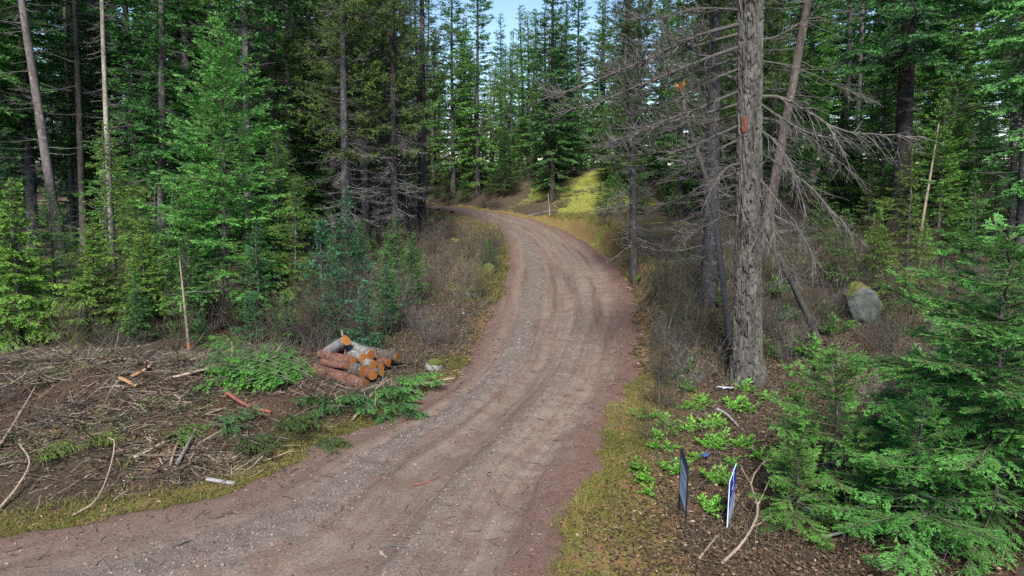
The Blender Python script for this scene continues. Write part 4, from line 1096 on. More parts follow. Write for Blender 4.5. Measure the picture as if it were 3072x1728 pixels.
def boulder(label, x, y, sx, sy, sz, seed, col=(1, 1, 1), moss=0.45, sink=0.25, rz=0):
    o = thing('boulder', label, 'boulder', (x, y, gz(x, y)), rz)
    r_, c_ = 40, 56
    ph = np.linspace(0.02, pi - 0.02, r_)[:, None] * np.ones((1, c_)); th = np.linspace(0, 2 * pi, c_, endpoint=False)[None] * np.ones((r_, 1))
    D = np.stack([np.sin(ph) * np.cos(th), np.sin(ph) * np.sin(th), np.cos(ph)], -1)
    rng = rg(seed)
    R = np.full(ph.shape, 1.15)
    for n_ in unit(rng.normal(0, 1, (11, 3))):
        dd = D @ n_
        R = np.minimum(R, np.where(dd > 0.15, rng.uniform(0.72, 0.98) / np.maximum(dd, 0.15), 9))
    R = R * (1 + 0.16 * (fbm(D * 2.4 + seed, 4, seed) - 0.5))
    V = D * R[..., None] * np.array([sx, sy, sz]) + np.array([0, 0, sz * (1 - sink * 2) if sink < 0.5 else 0])
    mb = MB(); mb.grid(V, wrap=True); link('stone', mb.mesh('stone', m_rock, False), o, col)
    if moss:
        mm = MB()
        amt = D[..., 2] + 0.9 * (fbm(D * 3 + seed * 3, 3, seed + 5) - 0.5)
        off = np.clip((amt - moss) * 4, -1, 1)
        VM = V + D * (0.045 * np.maximum(off, 0) * (0.6 + fbm(D * 14, 2, seed)) - 0.03 * (off <= 0))[..., None]
        cut = int(r_ * 0.62)
        mm.grid(VM[:cut], wrap=True)
        link('moss_cap', mm.mesh('moss_cap', m_moss, True), o)
    return o
boulder('pale grey boulder with a mossy top on the litter slope at right', 8.88, 17.3, 0.46, 0.42, 0.56, 11, (0.34, 0.38, 0.35), moss=0.62, sink=0.2, rz=0.4)
boulder('dark shaded boulder under the dead limbs right of the snag', 11.4, 25.4, 0.75, 0.7, 0.4, 12, (0.22, 0.23, 0.25), 0.95, 0.33)
boulder('pale flat rock high on the slope at the right edge', 20.3, 29.6, 0.65, 0.5, 0.3, 13, (0.95, 0.95, 0.95), 0, 0.3)
boulder('long mossy rock ledge below the pale rock at the right edge', 17.6, 25.2, 1.7, 0.9, 0.6, 14, (0.6, 0.58, 0.55), 0.2, 0.25)
boulder('small rock under yellow moss on the left verge of the road bend', -0.95, 27.2, 0.34, 0.3, 0.3, 15, (0.5, 0.5, 0.45), -0.5, 0.3)
boulder('small grey stone beside the right foot of the log pile', -1.72, 15.0, 0.2, 0.16, 0.13, 16, (0.8, 0.8, 0.75), 0.6, 0.25)
boulder('small white stone on the road at the lower left corner', *(-5.73, 7.47), 0.05, 0.045, 0.04, 17, (1.7, 1.7, 1.7), 0, 0.2)
boulder('mossy stone at the left roadside below the bend verge', -1.25, 23.2, 0.3, 0.26, 0.2, 18, (0.8, 0.8, 0.7), 0.3, 0.3)

# paper and plastic scraps
def scrap(label, x, y, w, col, seed, dz=0.06):
    rng = rg(seed)
    u = np.linspace(-1, 1, 9)
    U, V_ = np.meshgrid(u, u, indexing='ij')
    Z = 0.10 * w * np.sin(U * 5 + seed) * np.cos(V_ * 2.2) + 0.08 * w * (noise(np.stack([U * 3, V_ * 3], -1), seed) - 0.5)
    mb = MB(); top = np.stack([U * w, V_ * w * 0.55, Z + dz], -1); mb.grid(top); mb.grid(top[::-1] - np.array([0, 0, 0.003]))
    o = link('litter_scrap', mb.mesh('scrap', flat_mat('scrap_%d' % seed, col, 0.5), True)); o.location = (x, y, gz(x, y)); o.rotation_euler = (0.1, 0.15, rng.uniform(0, 3))
    return tag(o, label, 'litter')
x, y = (4.32, 13.44); scrap('crumpled pale blue-white scrap lying before the foot of the snag', x, y, 0.17, (0.42, 0.48, 0.6), 21)
x, y = (2.96, 10.04); scrap('small blue scrap on the litter behind the two signs', x, y, 0.10, (0.06, 0.10, 0.32), 22)

# ------------------------------------------------------------------ sticks, poles and splinters one can pick out
m_redstick = twigmat('red_peeled_stick', (0.09, 0.028, 0.02), (0.24, 0.095, 0.065))
m_white_stick = twigmat('white_birch_stick', (0.13, 0.12, 0.12), (0.28, 0.265, 0.265))
m_orange_stick = twigmat('orange_split_wood', (0.18, 0.085, 0.04), (0.36, 0.21, 0.11))
def stick(label, pts, r, mat=None, lift=None, tb=0.6, taper=0.5, cat='stick', name='stick', forks=0):
    P = np.array(pts, float)
    z = surf_zv(P)[0] + r * 0.8
    if lift is not None: z = z + np.array(lift)
    W = catmull(np.concatenate([P, z[:, None]], 1), 12)
    zz_ = surf_zv(W[:, :2])[0] + r * 0.6
    W[:, 2] = np.maximum(W[:, 2], zz_)
    org = W[0].copy()
    mb = MB(); mb.tubes((W - org)[None], (r * np.linspace(1, taper, 12))[None], 6, 0, tb)
    if forks:
        rng = rg(int(abs(org[0]) * 1000))
        for _ in range(forks):
            i = int(rng.integers(3, 11)); t = unit(W[i] - W[i - 1])
            d = unit(t + rng.normal(0, 0.6, 3)); d[2] = abs(d[2]) * 0.7
            l = rng.uniform(0.15, 0.5)
            p0 = W[i] - org
            mb.tubes(np.stack([p0, p0 + d * l * 0.5, p0 + d * l + UP * 0.03])[None], np.array([[0.5, 0.35, 0.2]]) * r, 4, 0, tb)
    k = len(mb.v[0]) - 6
    v0 = mb.v[0]
    mb.fan(v0[:6], v0[:6].mean(0)); mb.fan(v0[-6:], v0[-6:].mean(0))
    o = link(name, mb.mesh('stick', mat or M_POLE, False)); o.location = org
    return tag(o, label, cat)
stick('long straight pale pole lying at the left edge of the slash', [(-7.91, 10.08), (-8.14, 10.84), (-8.38, 11.66)], 0.022, M_POLE, [0.05, 0.1, 0.16])
stick('long pale pole pointing from the slash towards the log pile', [(-6.22, 11.91), (-5.63, 12.28), (-5.54, 14.31), (-5.22, 15.73)], 0.03, M_POLE, [0.04, 0.06, 0.08, 0.1], 0.75, forks=3)
stick('long thin pale pole lying along the top edge of the slash', [(-11.26, 16.45), (-9.54, 15.52), (-8.51, 15.77)], 0.025, M_POLE, [0.03, 0.03, 0.05], 0.7)
stick('red peeled stick lying on the slash below the cut boughs', [(-4.94, 11.48), (-4.54, 11.37), (-4.15, 11.38)], 0.035, m_redstick, [0.1, 0.03, 0.02], taper=0.8)
stick('short white birch stick near the grass edge of the slash', [(-4.43, 9.41), (-4.20, 9.32), (-3.95, 9.23)], 0.032, m_white_stick, [0.02, 0.02, 0.02], taper=0.9)
stick('grey stick leaning out of the green boughs right of the logs', [(-2.83, 11.73), (-2.69, 12.38), (-2.48, 13.14)], 0.022, M_POLE, [0.03, 0.16, 0.3], forks=3)
stick('split grey branch slab, right one of a pair in the slash', [(-5.09, 9.86), (-5.07, 10.16), (-5.12, 10.63)], 0.032, M_TWIG, [0.03, 0.06, 0.1], 0.9)
stick('split grey branch slab, left one of a pair in the slash', [(-5.18, 9.87), (-5.28, 10.25), (-5.30, 10.51)], 0.025, M_POLE, [0.03, 0.05, 0.06], 0.5)
stick('orange split slab in the slash left of the cut boughs', [(-6.98, 11.85), (-6.74, 11.67), (-6.56, 11.60)], 0.035, m_orange_stick, [0.06, 0.06, 0.05], taper=0.8)
stick('orange split slab leaning beside the splinters in the slash', [(-6.88, 12.03), (-6.65, 12.02), (-6.58, 12.15)], 0.03, m_orange_stick, [0.03, 0.06, 0.10], taper=0.8)
stick('thin brown pole in front of the orange slab in the slash', [(-7.03, 11.74), (-6.59, 11.53), (-6.26, 11.67)], 0.02, M_POLE, [0.05, 0.04, 0.03])
stick('long curved thin branch arching over the lower left slash', [(-5.74, 8.37), (-5.62, 8.71), (-5.89, 9.52), (-6.06, 9.98), (-6.21, 10.08)], 0.014, M_POLE, [0.02, 0.08, 0.2, 0.25, 0.22], 0.85)
stick('bent thin branch at the lower left edge of the slash', [(-6.84, 8.59), (-6.85, 8.99), (-6.94, 9.37), (-7.39, 9.81)], 0.016, M_POLE, [0.02, 0.1, 0.18, 0.2], 0.8)
stick('dark fallen pole rising behind the log pile into the thicket', [(-5.03, 18.11), (-4.94, 20.21), (-4.88, 22.29), (-4.83, 24.93)], 0.065, M_BARK_GREY, [0.05, 0.15, 0.15, 0.2], cat='fallen pole', name='fallen_pole', taper=0.7)
stick('broken pole end jutting from the thicket at far left', [(-13.77, 19.35), (-13.51, 19.74), (-12.95, 19.71)], 0.04, M_POLE, [0.25, 0.2, 0.2], 0.7)
stick('curved dark stick lying on the road at bottom centre', [(-1.57, 7.56), (-1.43, 7.62), (-1.23, 7.56)], 0.016, M_TWIG, None, 0.5)
stick('short pale chip-like stick at the bottom edge of the road', [(-1.55, 7.50), (-1.51, 7.43), (-1.45, 7.34)], 0.016, M_POLE, None, 0.8)
stick('thin reddish stick across the road left of centre', [(-1.46, 9.33), (-1.24, 9.38), (-1.05, 9.54)], 0.014, m_redstick, None)
stick('thin brown stick on the road nearest the lower left corner', [(-4.00, 7.50), (-3.93, 7.59), (-3.88, 7.74)], 0.012, M_TWIGBROWN, None)
stick('white curved stick among the leafy plants below the snag', [(3.68, 11.86), (3.82, 11.71), (3.92, 11.37)], 0.026, m_white_stick, [0.12, 0.08, 0.02], taper=0.6)
stick('thin white whip arching beside the road left of the snag', [(3.38, 13.55), (3.63, 14.67), (3.70, 15.57), (3.64, 15.82)], 0.012, M_POLE, [0.03, 0.1, 0.15, 0.12], 0.9)
stick('pale branch lying below the signs towards the bottom edge', [(2.17, 7.37), (2.29, 7.47), (2.49, 7.74)], 0.016, M_POLE, [0.02, 0.04, 0.06], 0.6)
stick('long bare curved branch right of the blue sign', [(2.38, 7.19), (2.72, 7.48), (3.06, 7.99), (3.22, 8.72), (3.68, 9.36)], 0.018, M_POLE, [0.02, 0.1, 0.25, 0.3, 0.35], 0.7, forks=4)
stick('bare grey branch under the low firs, upper one', [(4.03, 8.02), (4.55, 8.23), (5.00, 8.26), (5.42, 8.33)], 0.018, M_TWIG, [0.15, 0.25, 0.3, 0.4], 0.8, forks=3)
stick('bare grey branch under the low firs, lower one', [(3.73, 7.70), (4.27, 7.83), (4.76, 7.99), (5.24, 8.24)], 0.02, M_TWIG, [0.1, 0.15, 0.25, 0.35], 0.8, forks=3)
stick('fallen grey trunk crossing the slope at the far right', [(18.2, 31.5), (21.0, 31.0), (24.0, 30.6)], 0.14, M_BARK_DARK, [0.15, 0.1, 0.1], cat='fallen trunk', name='fallen_tree')
stick('dark fallen log lying above the dark boulder right of the snag', [(10.2, 26.8), (11.8, 26.6), (13.4, 26.9)], 0.13, M_BARK_DARK, [0.35, 0.3, 0.1], cat='fallen trunk', name='fallen_tree')
stick('fallen grey branch on the road bank below the knoll', [(1.2, 50.2), (2.2, 49.6), (3.0, 49.4)], 0.05, M_BARK_GREY, [0.1, 0.2, 0.3])

# ------------------------------------------------------------------ leafless shrubs
def bush_mb(seed, n, H, spread, sub, third, r=0.006, droopy=0.2):
    rng = rg(seed); mb = MB()
    a = rng.uniform(0, 6.28, n); l = H * rng.uniform(0.45, 1.1, n)
    base = np.stack([np.cos(a), np.sin(a), 0 * a], 1) * (spread * 0.25 * rng.random(n))[:, None]
    d = unit(np.stack([np.cos(a) * spread, np.sin(a) * spread, np.full(n, H)], 1) * np.stack([rng.uniform(0.2, 1.3, n)] * 2 + [np.ones(n)], 1))
    s = np.linspace(0, 1, 6)[None, :, None]
    cu = rng.normal(0, 0.18, (n, 3)) * l[:, None] - UP * droopy * l[:, None] * rng.random((n, 1))
    P = base[:, None] + d[:, None] * l[:, None, None] * s + cu[:, None] * s ** 2 - UP * 0.06
    t0 = np.clip(rng.normal(0.4, 0.2, n), 0, 1)
    mb.tubes(P, (r * np.linspace(1, 0.4, 6))[None] * rng.uniform(0.7, 1.3, (n, 1)), 4, 0, t0)
    bi = np.repeat(np.arange(n), sub); k = rng.integers(1, 6, len(bi))
    p = P[bi, k]; dd = unit(d[bi] + rng.normal(0, 0.55, (len(bi), 3))); L2 = l[bi] * rng.uniform(0.15, 0.5, len(bi))
    s3 = np.linspace(0, 1, 4)[None, :, None]
    Q = p[:, None] + dd[:, None] * L2[:, None, None] * s3 + (rng.normal(0, 0.15, (len(bi), 3)) * L2[:, None])[:, None] * s3 ** 2
    mb.tubes(Q, np.array([[0.6, 0.5, 0.4, 0.25]]) * r, 3, 0, np.clip(t0[bi] + rng.normal(0.1, 0.15, len(bi)), 0, 1))
    if third:
        ti = np.repeat(np.arange(len(bi)), third); k = rng.integers(1, 4, len(ti))
        p = Q[ti, k]; d3 = unit(dd[ti] + rng.normal(0, 0.7, (len(ti), 3))); L3 = L2[ti] * rng.uniform(0.2, 0.6, len(ti))
        mb.tubes(p[:, None] + d3[:, None] * L3[:, None, None] * np.linspace(0, 1, 2)[None, :, None], np.array([[0.35, 0.2]]) * r, 3, 0, np.clip(rng.normal(0.5, 0.2, len(ti)), 0, 1))
    return mb
proto('shrub_a', [('stems', bush_mb(41, 26, 1.5, 0.6, 7, 3), M_TWIGBROWN, False)])
proto('shrub_b', [('stems', bush_mb(42, 22, 1.1, 0.7, 7, 3), M_TWIG, False)])
proto('shrub_c', [('stems', bush_mb(43, 34, 0.7, 0.5, 5, 2, 0.005), M_TWIGBROWN, False)])
proto('brush_heap', [('stems', bush_mb(44, 60, 1.0, 1.6, 7, 3, 0.008, 0.6), M_TWIG, False)])

BUSHMARKS = [(-0.65, 'the leaning pale trunk'), (-0.58, 'the slim pale trunk'), (-0.48, 'the stripped dead stem'), (-0.42, 'the bright fir'), (-0.34, 'the reddish pine trunk'), (-0.28, 'the teal sapling'), (-0.215, 'the log pile'), (-0.16, 'the tall grey pine'),
             (-0.1, 'the thin dark pine'), (-0.035, 'the verge rock'), (0.0, 'the blue sky gap'), (0.057, 'the dark trunked column fir'), (0.13, 'the mossy knoll'), (0.18, 'the slim roadside trunk'), (0.24, 'the two signs'), (0.29, 'the shaggy spruce trunk'), (0.35, 'the big snag'),
             (0.45, 'the fallen dead top'), (0.52, 'the mossy boulder'), (0.6, 'the thin dead sapling'), (0.7, 'the crooked dead trunk')]
KINDS = {'leafy plants on the right slope': 'green slope plant', 'leafless shrubs left of the road': 'left thicket shrub', 'dead brush behind the slash': 'thicket edge brush', 'leafless shrubs right of the road': 'right slope shrub',
         'dead brush on the right slope': 'upper slope brush', 'bare shrubs on the bend bank': 'bend bank shrub', 'bushes beyond the bend': 'far bend bush', 'dead brush in the left wood': 'inner wood brush', 'branch heaps on the slash': 'slash heap'}
def scatter_things(n, xr, yr, dmin, protos, smin, smax, label, group, cols, test, name, cat, dedge=0.5, seed=1, zs=(0.85, 1.15)):
    rng = rg(seed); pts = []; made = []
    for _ in range(n * 60):
        if len(pts) >= n: break
        x, y = rng.uniform(*xr), rng.uniform(*yr)
        if not test(x, y) or road_sd([(x, y)])[0][0] < dedge: continue
        if any((x - a) ** 2 + (y - b_) ** 2 < dmin ** 2 for a, b_ in pts): continue
        pts.append((x, y)); s = rng.uniform(smin, smax); made.append(None)
        cc = np.array(cols[rng.integers(len(cols))]) * rng.uniform(0.85, 1.2)
        parts = PROTO[protos[rng.integers(len(protos))]]
        if len(parts) == 1:
            o = link(name, parts[0][1], None, cc); tag(o, label, cat, group)
        else:
            o = thing(name, label, cat, group=group)
            for pn, me in parts: link(pn, me, o, cc)
        o.location = (x, y, surf_z(x, y) - 0.03); o.rotation_euler = (0, 0, rng.uniform(0, 6.28)); o.scale = (s, s, s * rng.uniform(*zs))
        made[-1] = (o, x, y, s, cc)
    ys = sorted(m[2] for m in made)
    for o, x, y, s, cc in made:      # say which one: its size and shade, its row, and the landmark it stands by
        a_, mk = min((abs(az(x, y) - m), m) for m, _ in BUSHMARKS)
        rel = 'in line with' if a_ < 0.012 else 'left of' if az(x, y) < mk else 'right of'
        q = ys.index(y) / max(len(ys) - 1, 1)
        row = ('nearest', 'near', 'middle', 'far', 'farthest')[min(4, int(q * 5))]
        f = (s - smin) / (smax - smin)
        o['label'] = '%s %s %s, %s rows, %s %s' % ('small' if f < 0.33 else 'middling' if f < 0.67 else 'big', 'dark' if cc[1] < 0.75 else 'pale' if cc[1] > 1.1 else 'grey-brown', KINDS[group], row, rel, dict(BUSHMARKS)[mk])
    return pts
GB = [(1, 1, 1), (1.3, 1.2, 1.1), (0.8, 0.8, 0.85)]
scatter_things(75, (-8, -0.8), (15.0, 40), 0.55, ['shrub_a', 'shrub_b', 'shrub_c', 'shrub_b'], 0.7, 1.15, 'leafless grey-brown shrub in the thicket left of the road', 'leafless shrubs left of the road', GB, lambda x, y: az(x, y) > -0.36 and y > 15.2 - 0.5 * (x + 2), 'bare_shrub', 'shrub', 0.5, 51)
scatter_things(36, (-15, -4.5), (15.6, 22), 0.7, ['shrub_a', 'brush_heap', 'shrub_b'], 0.7, 1.1, 'dead twiggy brush under the firs behind the slash', 'dead brush behind the slash', [(0.9, 0.85, 0.8), (0.7, 0.7, 0.65)], lambda x, y: az(x, y) > -0.80, 'dead_shrub', 'shrub', 0.5, 52)
scatter_things(165, (2.4, 12), (9.5, 30), 0.42, ['shrub_c', 'shrub_b', 'shrub_b', 'shrub_a'], 0.6, 1.1, 'leafless brown shrub on the litter slope right of the road', 'leafless shrubs right of the road', [(0.9, 0.9, 0.85), (1.2, 1.15, 1.05), (0.65, 0.66, 0.64)], lambda x, y: 0.15 < az(x, y) < 0.72 and (y > 11 or az(x, y) > 0.27) and not (abs(az(x, y) - 0.515) < 0.04 and 11.5 < y < 18) and not (0.27 < az(x, y) < 0.40 and y < 14.2), 'bare_shrub', 'shrub', 0.7, 53)
scatter_things(60, (9, 26), (18, 36), 0.9, ['shrub_a', 'shrub_b', 'brush_heap'], 0.7, 1.0, 'dead brush on the upper slope at right', 'dead brush on the right slope', [(0.9, 0.8, 0.75), (0.75, 0.75, 0.7)], lambda x, y: 0.40 < az(x, y) < 0.80, 'dead_shrub', 'shrub', 0.7, 54)
scatter_things(14, (3.2, 13), (36, 58), 1.0, ['shrub_a', 'shrub_b'], 0.8, 1.2, 'thin bare shrub on the bank right of the road bend', 'bare shrubs on the bend bank', [(1.2, 1.05, 0.9), (0.9, 0.85, 0.8)], lambda x, y: 0.07 < az(x, y) < 0.25, 'bare_shrub', 'shrub', 0.9, 55)
scatter_things(26, (-12, 2), (58, 70), 1.0, ['shrub_a', 'brush_heap'], 0.8, 1.3, 'dark bush along the far side of the road bend', 'bushes beyond the bend', [(0.5, 0.55, 0.45), (0.7, 0.7, 0.6)], lambda x, y: True, 'bare_shrub', 'shrub', 0.4, 56)
scatter_things(34, (-24, -5), (22, 40), 1.3, ['shrub_a', 'brush_heap', 'shrub_b'], 0.8, 1.3, 'dark dead brush deep among the trunks of the left wood', 'dead brush in the left wood', [(0.6, 0.6, 0.58), (0.8, 0.78, 0.75)], lambda x, y: -0.78 < az(x, y) < -0.2, 'dead_shrub', 'shrub', 0.6, 57)
for lab, x, y, s, c in (('grey tangle of dead branches beside the road thicket behind the log pile', -4.1, 19.4, 0.95, (1.2, 1.15, 1.25)), ('grey heap of dead twigs at the left foot of the log pile', -5.5, 15.1, 0.6, (1.1, 1.05, 1.1))):
    o = link('brush_heap', PROTO['brush_heap'][0][1], None, c); tag(o, lab, 'brush heap'); o.location = (x, y, gz(x, y)); o.scale = (s, s, s * 0.8)

scatter_things(22, (-12, -2.2), (9.6, 15.4), 0.9, ['brush_heap', 'shrub_c', 'brush_heap'], 0.28, 0.5, 'low heap of torn brown branches on the slash mound', 'branch heaps on the slash', [(1.3, 1.2, 1.05), (0.9, 0.85, 0.8)], lambda x, y: az(x, y) > -0.82 and 9.4 < y + 0.15 * (x + 7) < 14.6, 'brush_heap', 'brush heap', 0.8, 58, (0.5, 0.8))

# ------------------------------------------------------------------ small leafy plants right of the road
def leafy_mb(seed, n=9, L=0.3, pairs=4, leaf=0.055):
    rng = rg(seed); mb = MB()
    a = rng.uniform(0, 6.28, n); e = rng.uniform(0.5, 1.25, n)
    d = np.stack([np.cos(a) * np.cos(e), np.sin(a) * np.cos(e), np.sin(e)], 1); l = L * rng.uniform(0.6, 1.2, n)
    s = np.linspace(0, 1, 5)[None, :, None]
    P = d[:, None] * l[:, None, None] * s - UP * 0.3 * l[:, None, None] * s ** 2 * rng.uniform(0.3, 1.3, (n, 1, 1))
    mb.tubes(P, np.array([[0.004, 0.0035, 0.003, 0.0025, 0.002]]), 3, 1, 0.4)
    for k in range(1, 5):
        for sg in (-1, 1):
            t = unit(P[:, k] - P[:, k - 1]); sd = unit(np.cross(t, UP)) * sg
            for _ in range(2):
                dd = unit(t * rng.uniform(0.2, 0.9, (n, 1)) + sd + rng.normal(0, 0.25, (n, 3)))
                mb.blades(P[:, k] - t * rng.uniform(0, 0.05, (n, 1)), dd, unit(UP + rng.normal(0, 0.35, (n, 3))), leaf * rng.uniform(0.7, 1.3, n), leaf * 0.5, 0, np.clip(rng.normal(0.55, 0.2, n), 0, 1), 0.15)
    mb.blades(P[:, -1], unit(P[:, -1] - P[:, -2]), np.tile(UP, (n, 1)), leaf * 1.1, leaf * 0.5, 0, 0.8, 0.15)
    return mb
for nm, sd, n, L, lf in (('leafy_a', 61, 10, 0.30, 0.075), ('leafy_b', 62, 7, 0.22, 0.065), ('leafy_c', 63, 14, 0.36, 0.07)):
    proto(nm, [('leaves', leafy_mb(sd, n, L, 4, lf), [M_LEAF, M_TWIGBROWN], False)])
PL = [(3.58, 14.46), (3.78, 14.25), (3.20, 12.34), (3.44, 12.28), (3.75, 12.73), (2.41, 11.94), (2.68, 11.37), (2.77, 11.04), (3.03, 11.07), (2.29, 10.48), (2.54, 10.51), (3.16, 10.43), (3.33, 10.46), (3.65, 10.55), (3.78, 10.52), (1.87, 9.61), (2.23, 9.67), (2.44, 9.60), (1.90, 9.27), (1.92, 8.99), (2.60, 8.44), (3.31, 9.73), (3.78, 9.92), (4.68, 11.33), (5.14, 11.34), (3.76, 13.00), (4.13, 12.31), (4.42, 12.25), (2.42, 10.97), (2.89, 9.12), (4.68, 13.23), (4.93, 12.80), (4.92, 21.21), (4.60, 24.55), (2.82, 9.94), (3.47, 11.31), (3.55, 13.47)]
rng = rg(64)
LEAFY = []
for i, (x, y) in enumerate(PL):
    o = link('leafy_plant', PROTO[('leafy_a', 'leafy_b', 'leafy_c')[i % 3]][0][1], None, np.array((1.25, 1.3, 1.0)) * rng.uniform(0.8, 1.4))
    tag(o, 'small bright green leafy plant on the brown litter between road and snag', 'plant', 'small leafy plants near the signs')
    o.location = (x, y, gz(x, y)); o.rotation_euler = (0, 0, rng.uniform(0, 6)); o.scale = (rng.uniform(0.6, 1.05),) * 3
    LEAFY.append((o, x, y))
LM = [(2.15, 8.1, 'the framed sign'), (2.8, 8.2, 'the blue and white sign'), (SX, SY, 'the big snag'), ((2.86, 9.70, 0.22)[0], 9.7, 'the small blue scrap'), (3.95, 13.3, 'the pale crumpled scrap'), (3.5, 11.4, 'the white curved stick'), (4.3, 8.6, 'the small low fir'), (3.1, 12.9, 'the thin white whip')]
cnt = {}
for o, x, y in sorted(LEAFY, key=lambda t: min((t[1] - m[0]) ** 2 + (t[2] - m[1]) ** 2 for m in LM)):
    m = min(LM, key=lambda m: (x - m[0]) ** 2 + (y - m[1]) ** 2)
    sd = ('beyond' if y > m[1] else 'in front of') if abs(y - m[1]) > abs(x - m[0]) else ('left of' if x < m[0] else 'right of')
    k = cnt[(m[2], sd)] = cnt.get((m[2], sd), -1) + 1
    o['label'] = 'small bright green leafy plant %s %s, %s' % (sd, m[2], ('closest to it', 'second closest', 'third closest', 'fourth closest', 'fifth closest', 'sixth closest', 'seventh closest', 'eighth closest', 'ninth closest')[min(k, 8)])
scatter_things(60, (3.4, 13), (12.5, 27), 0.7, ['leafy_a', 'leafy_b', 'leafy_c'], 1.0, 1.9, 'x', 'leafy plants on the right slope', [(0.55, 0.7, 0.55), (0.9, 0.9, 0.6), (0.7, 0.85, 0.6)], lambda x, y: 0.16 < az(x, y) < 0.7, 'leafy_plant', 'plant', 0.7, 66)

# ------------------------------------------------------------------ cut green boughs
def bough_mb(seed, n, L, mat_i=0):
    rng = rg(seed); mb = MB()
    B = branch_paths(rng, 0.1, 0.02, L, n, 0.01, 0.25, 0.35, 0.28, 0.05, lenvar=(0.6, 1.1))
    B['z'] = np.full(n, 0.08) + rng.uniform(0, 0.12, n)
    a = rng.uniform(-0.7, 0.7, n); e = rng.uniform(0.1, 0.5, n)
    B['d'] = np.stack([np.cos(a) * np.cos(e), np.sin(a) * np.cos(e), np.sin(e)], 1)
    crown(mb, rng, B, sec=30, per=60, bl=0.06, bw=0.016, sec_len=0.45, sec_max=0.4, tilt=0.4, droop=0.35, u0=0.1)
    return mb
proto('bough_a', [('sprays', bough_mb(71, 7, 0.95), [M_CEDAR, M_TWIGBROWN], False)])
proto('bough_b', [('sprays', bough_mb(72, 5, 0.8), [M_FIR, M_TWIGBROWN], False)])
BG = [((-4.51, 14.29), 2.9, 1.0, 'bough_a', (0.75, 1.35, 0.8), 'bright green cut bough lying against the left end of the logs'),
      ((-4.39, 12.59), 3.0, 1.0, 'bough_a', (0.75, 1.3, 0.8), 'bright green cut bough left of the logs, middle of three'),
      ((-4.67, 12.31), 3.2, 0.95, 'bough_a', (0.7, 1.2, 0.75), 'bright green cut bough left of the logs, leftmost of three'),
      ((-5.13, 15.22), 2.4, 0.8, 'bough_a', (0.8, 1.4, 0.8), 'bright green cut bough behind the other boughs left of the logs'),
      ((-6.85, 16.49), 2.5, 0.75, 'bough_a', (0.9, 1.3, 0.8), 'light green bough at the foot of the stripped dead stem'),
      ((-3.81, 12.54), 2.7, 0.9, 'bough_a', (0.75, 1.35, 0.8), 'bright green bough lying before the lower left end of the logs'),
      ((-4.06, 12.15), 2.9, 0.9, 'bough_a', (0.8, 1.4, 0.8), 'bright green bough lowest in the heap left of the logs'),
      ((-5.35, 14.57), 2.7, 0.9, 'bough_a', (0.8, 1.3, 0.85), 'green bough on top of the heap left of the logs'),
      ((-6.17, 15.55), 2.9, 0.8, 'bough_b', (0.7, 1.1, 0.8), 'dark green bough at the back of the heap left of the logs'),
      ((-2.35, 13.51), -0.3, 0.9, 'bough_b', (0.9, 1.3, 0.8), 'green cut bough at the right foot of the logs, nearest the road'),
      ((-2.51, 12.90), -0.9, 0.85, 'bough_b', (0.65, 0.95, 0.65), 'green cut bough lying just in front of the logs'),
      ((-2.80, 12.48), -1.6, 0.85, 'bough_b', (0.5, 0.75, 0.55), 'dark green cut bough lying below the front of the logs'),
      ((-2.21, 12.31), -1.0, 0.8, 'bough_b', (0.5, 0.75, 0.5), 'dark green cut bough below the leaning grey stick'),
      ((-3.19, 12.00), -2.3, 0.75, 'bough_b', (0.5, 0.7, 0.5), 'dull green cut bough below the long red log'),
      ((-3.07, 10.84), -1.0, 0.5, 'bough_a', (0.55, 0.6, 0.5), 'dull olive bough at the road side of the slash'),
      ((-5.45, 10.32), 1.0, 0.6, 'bough_a', (0.9, 1.2, 0.7), 'green bough in the middle of the slash beside the split slabs'),
      ((-4.90, 10.77), 0.4, 0.7, 'bough_b', (0.55, 0.7, 0.6), 'dark withered bough in the slash under the red stick'),
      ((-4.31, 10.35), -0.4, 0.6, 'bough_a', (0.45, 0.48, 0.42), 'grey-green withered bough near the road side of the slash'),
      ((-3.83, 11.19), -0.8, 0.6, 'bough_a', (0.45, 0.5, 0.42), 'withered olive bough in front of the log pile'),
      ((-5.51, 12.42), 2.0, 0.7, 'bough_b', (0.6, 0.8, 0.65), 'dark green bough left of the bright cut boughs'),
      ((-7.15, 9.66), 0.5, 0.55, 'bough_a', (1.0, 1.0, 0.7), 'faded bough beside the long pole at the left edge'),
      ((-6.67, 10.19), 0.0, 0.5, 'bough_a', (1.1, 1.0, 0.7), 'small yellowish bough in the left part of the slash')]
for (x, y), rz, s, pr_, cc, lab in BG:
    o = link('cut_bough', PROTO[pr_][0][1], None, cc); tag(o, lab, 'branch')
    o.color = tuple(1.45 * c for c in cc) + (1,)
    o.location = (x, y, gz(x, y)); o.rotation_euler = (0, 0, rz); o.scale = (s * 1.25, s * 1.25, s * 1.3)

# ------------------------------------------------------------------ ground cover: what nobody could count
def sample(n, xr, yr, f, seed):
    rng = rg(seed); out = []
    got = 0
    while got < n:
        p = np.stack([rng.uniform(*xr, n), rng.uniform(*yr, n)], 1)
        z, d, a = surf_zv(p)
        k = rng.random(n) < f(p[:, 0], p[:, 1], d, a)
        out.append(np.concatenate([p[k], z[k][:, None]], 1)); got += int(k.sum())
        if k.sum() == 0: break
    return np.concatenate(out)[:n]

def stuff(name, mb, mats, label):
    o = link(name, mb.mesh(name, mats, False)); TRIS[0] += mb.tris()
    return tag(o, label, None, None, 'stuff')

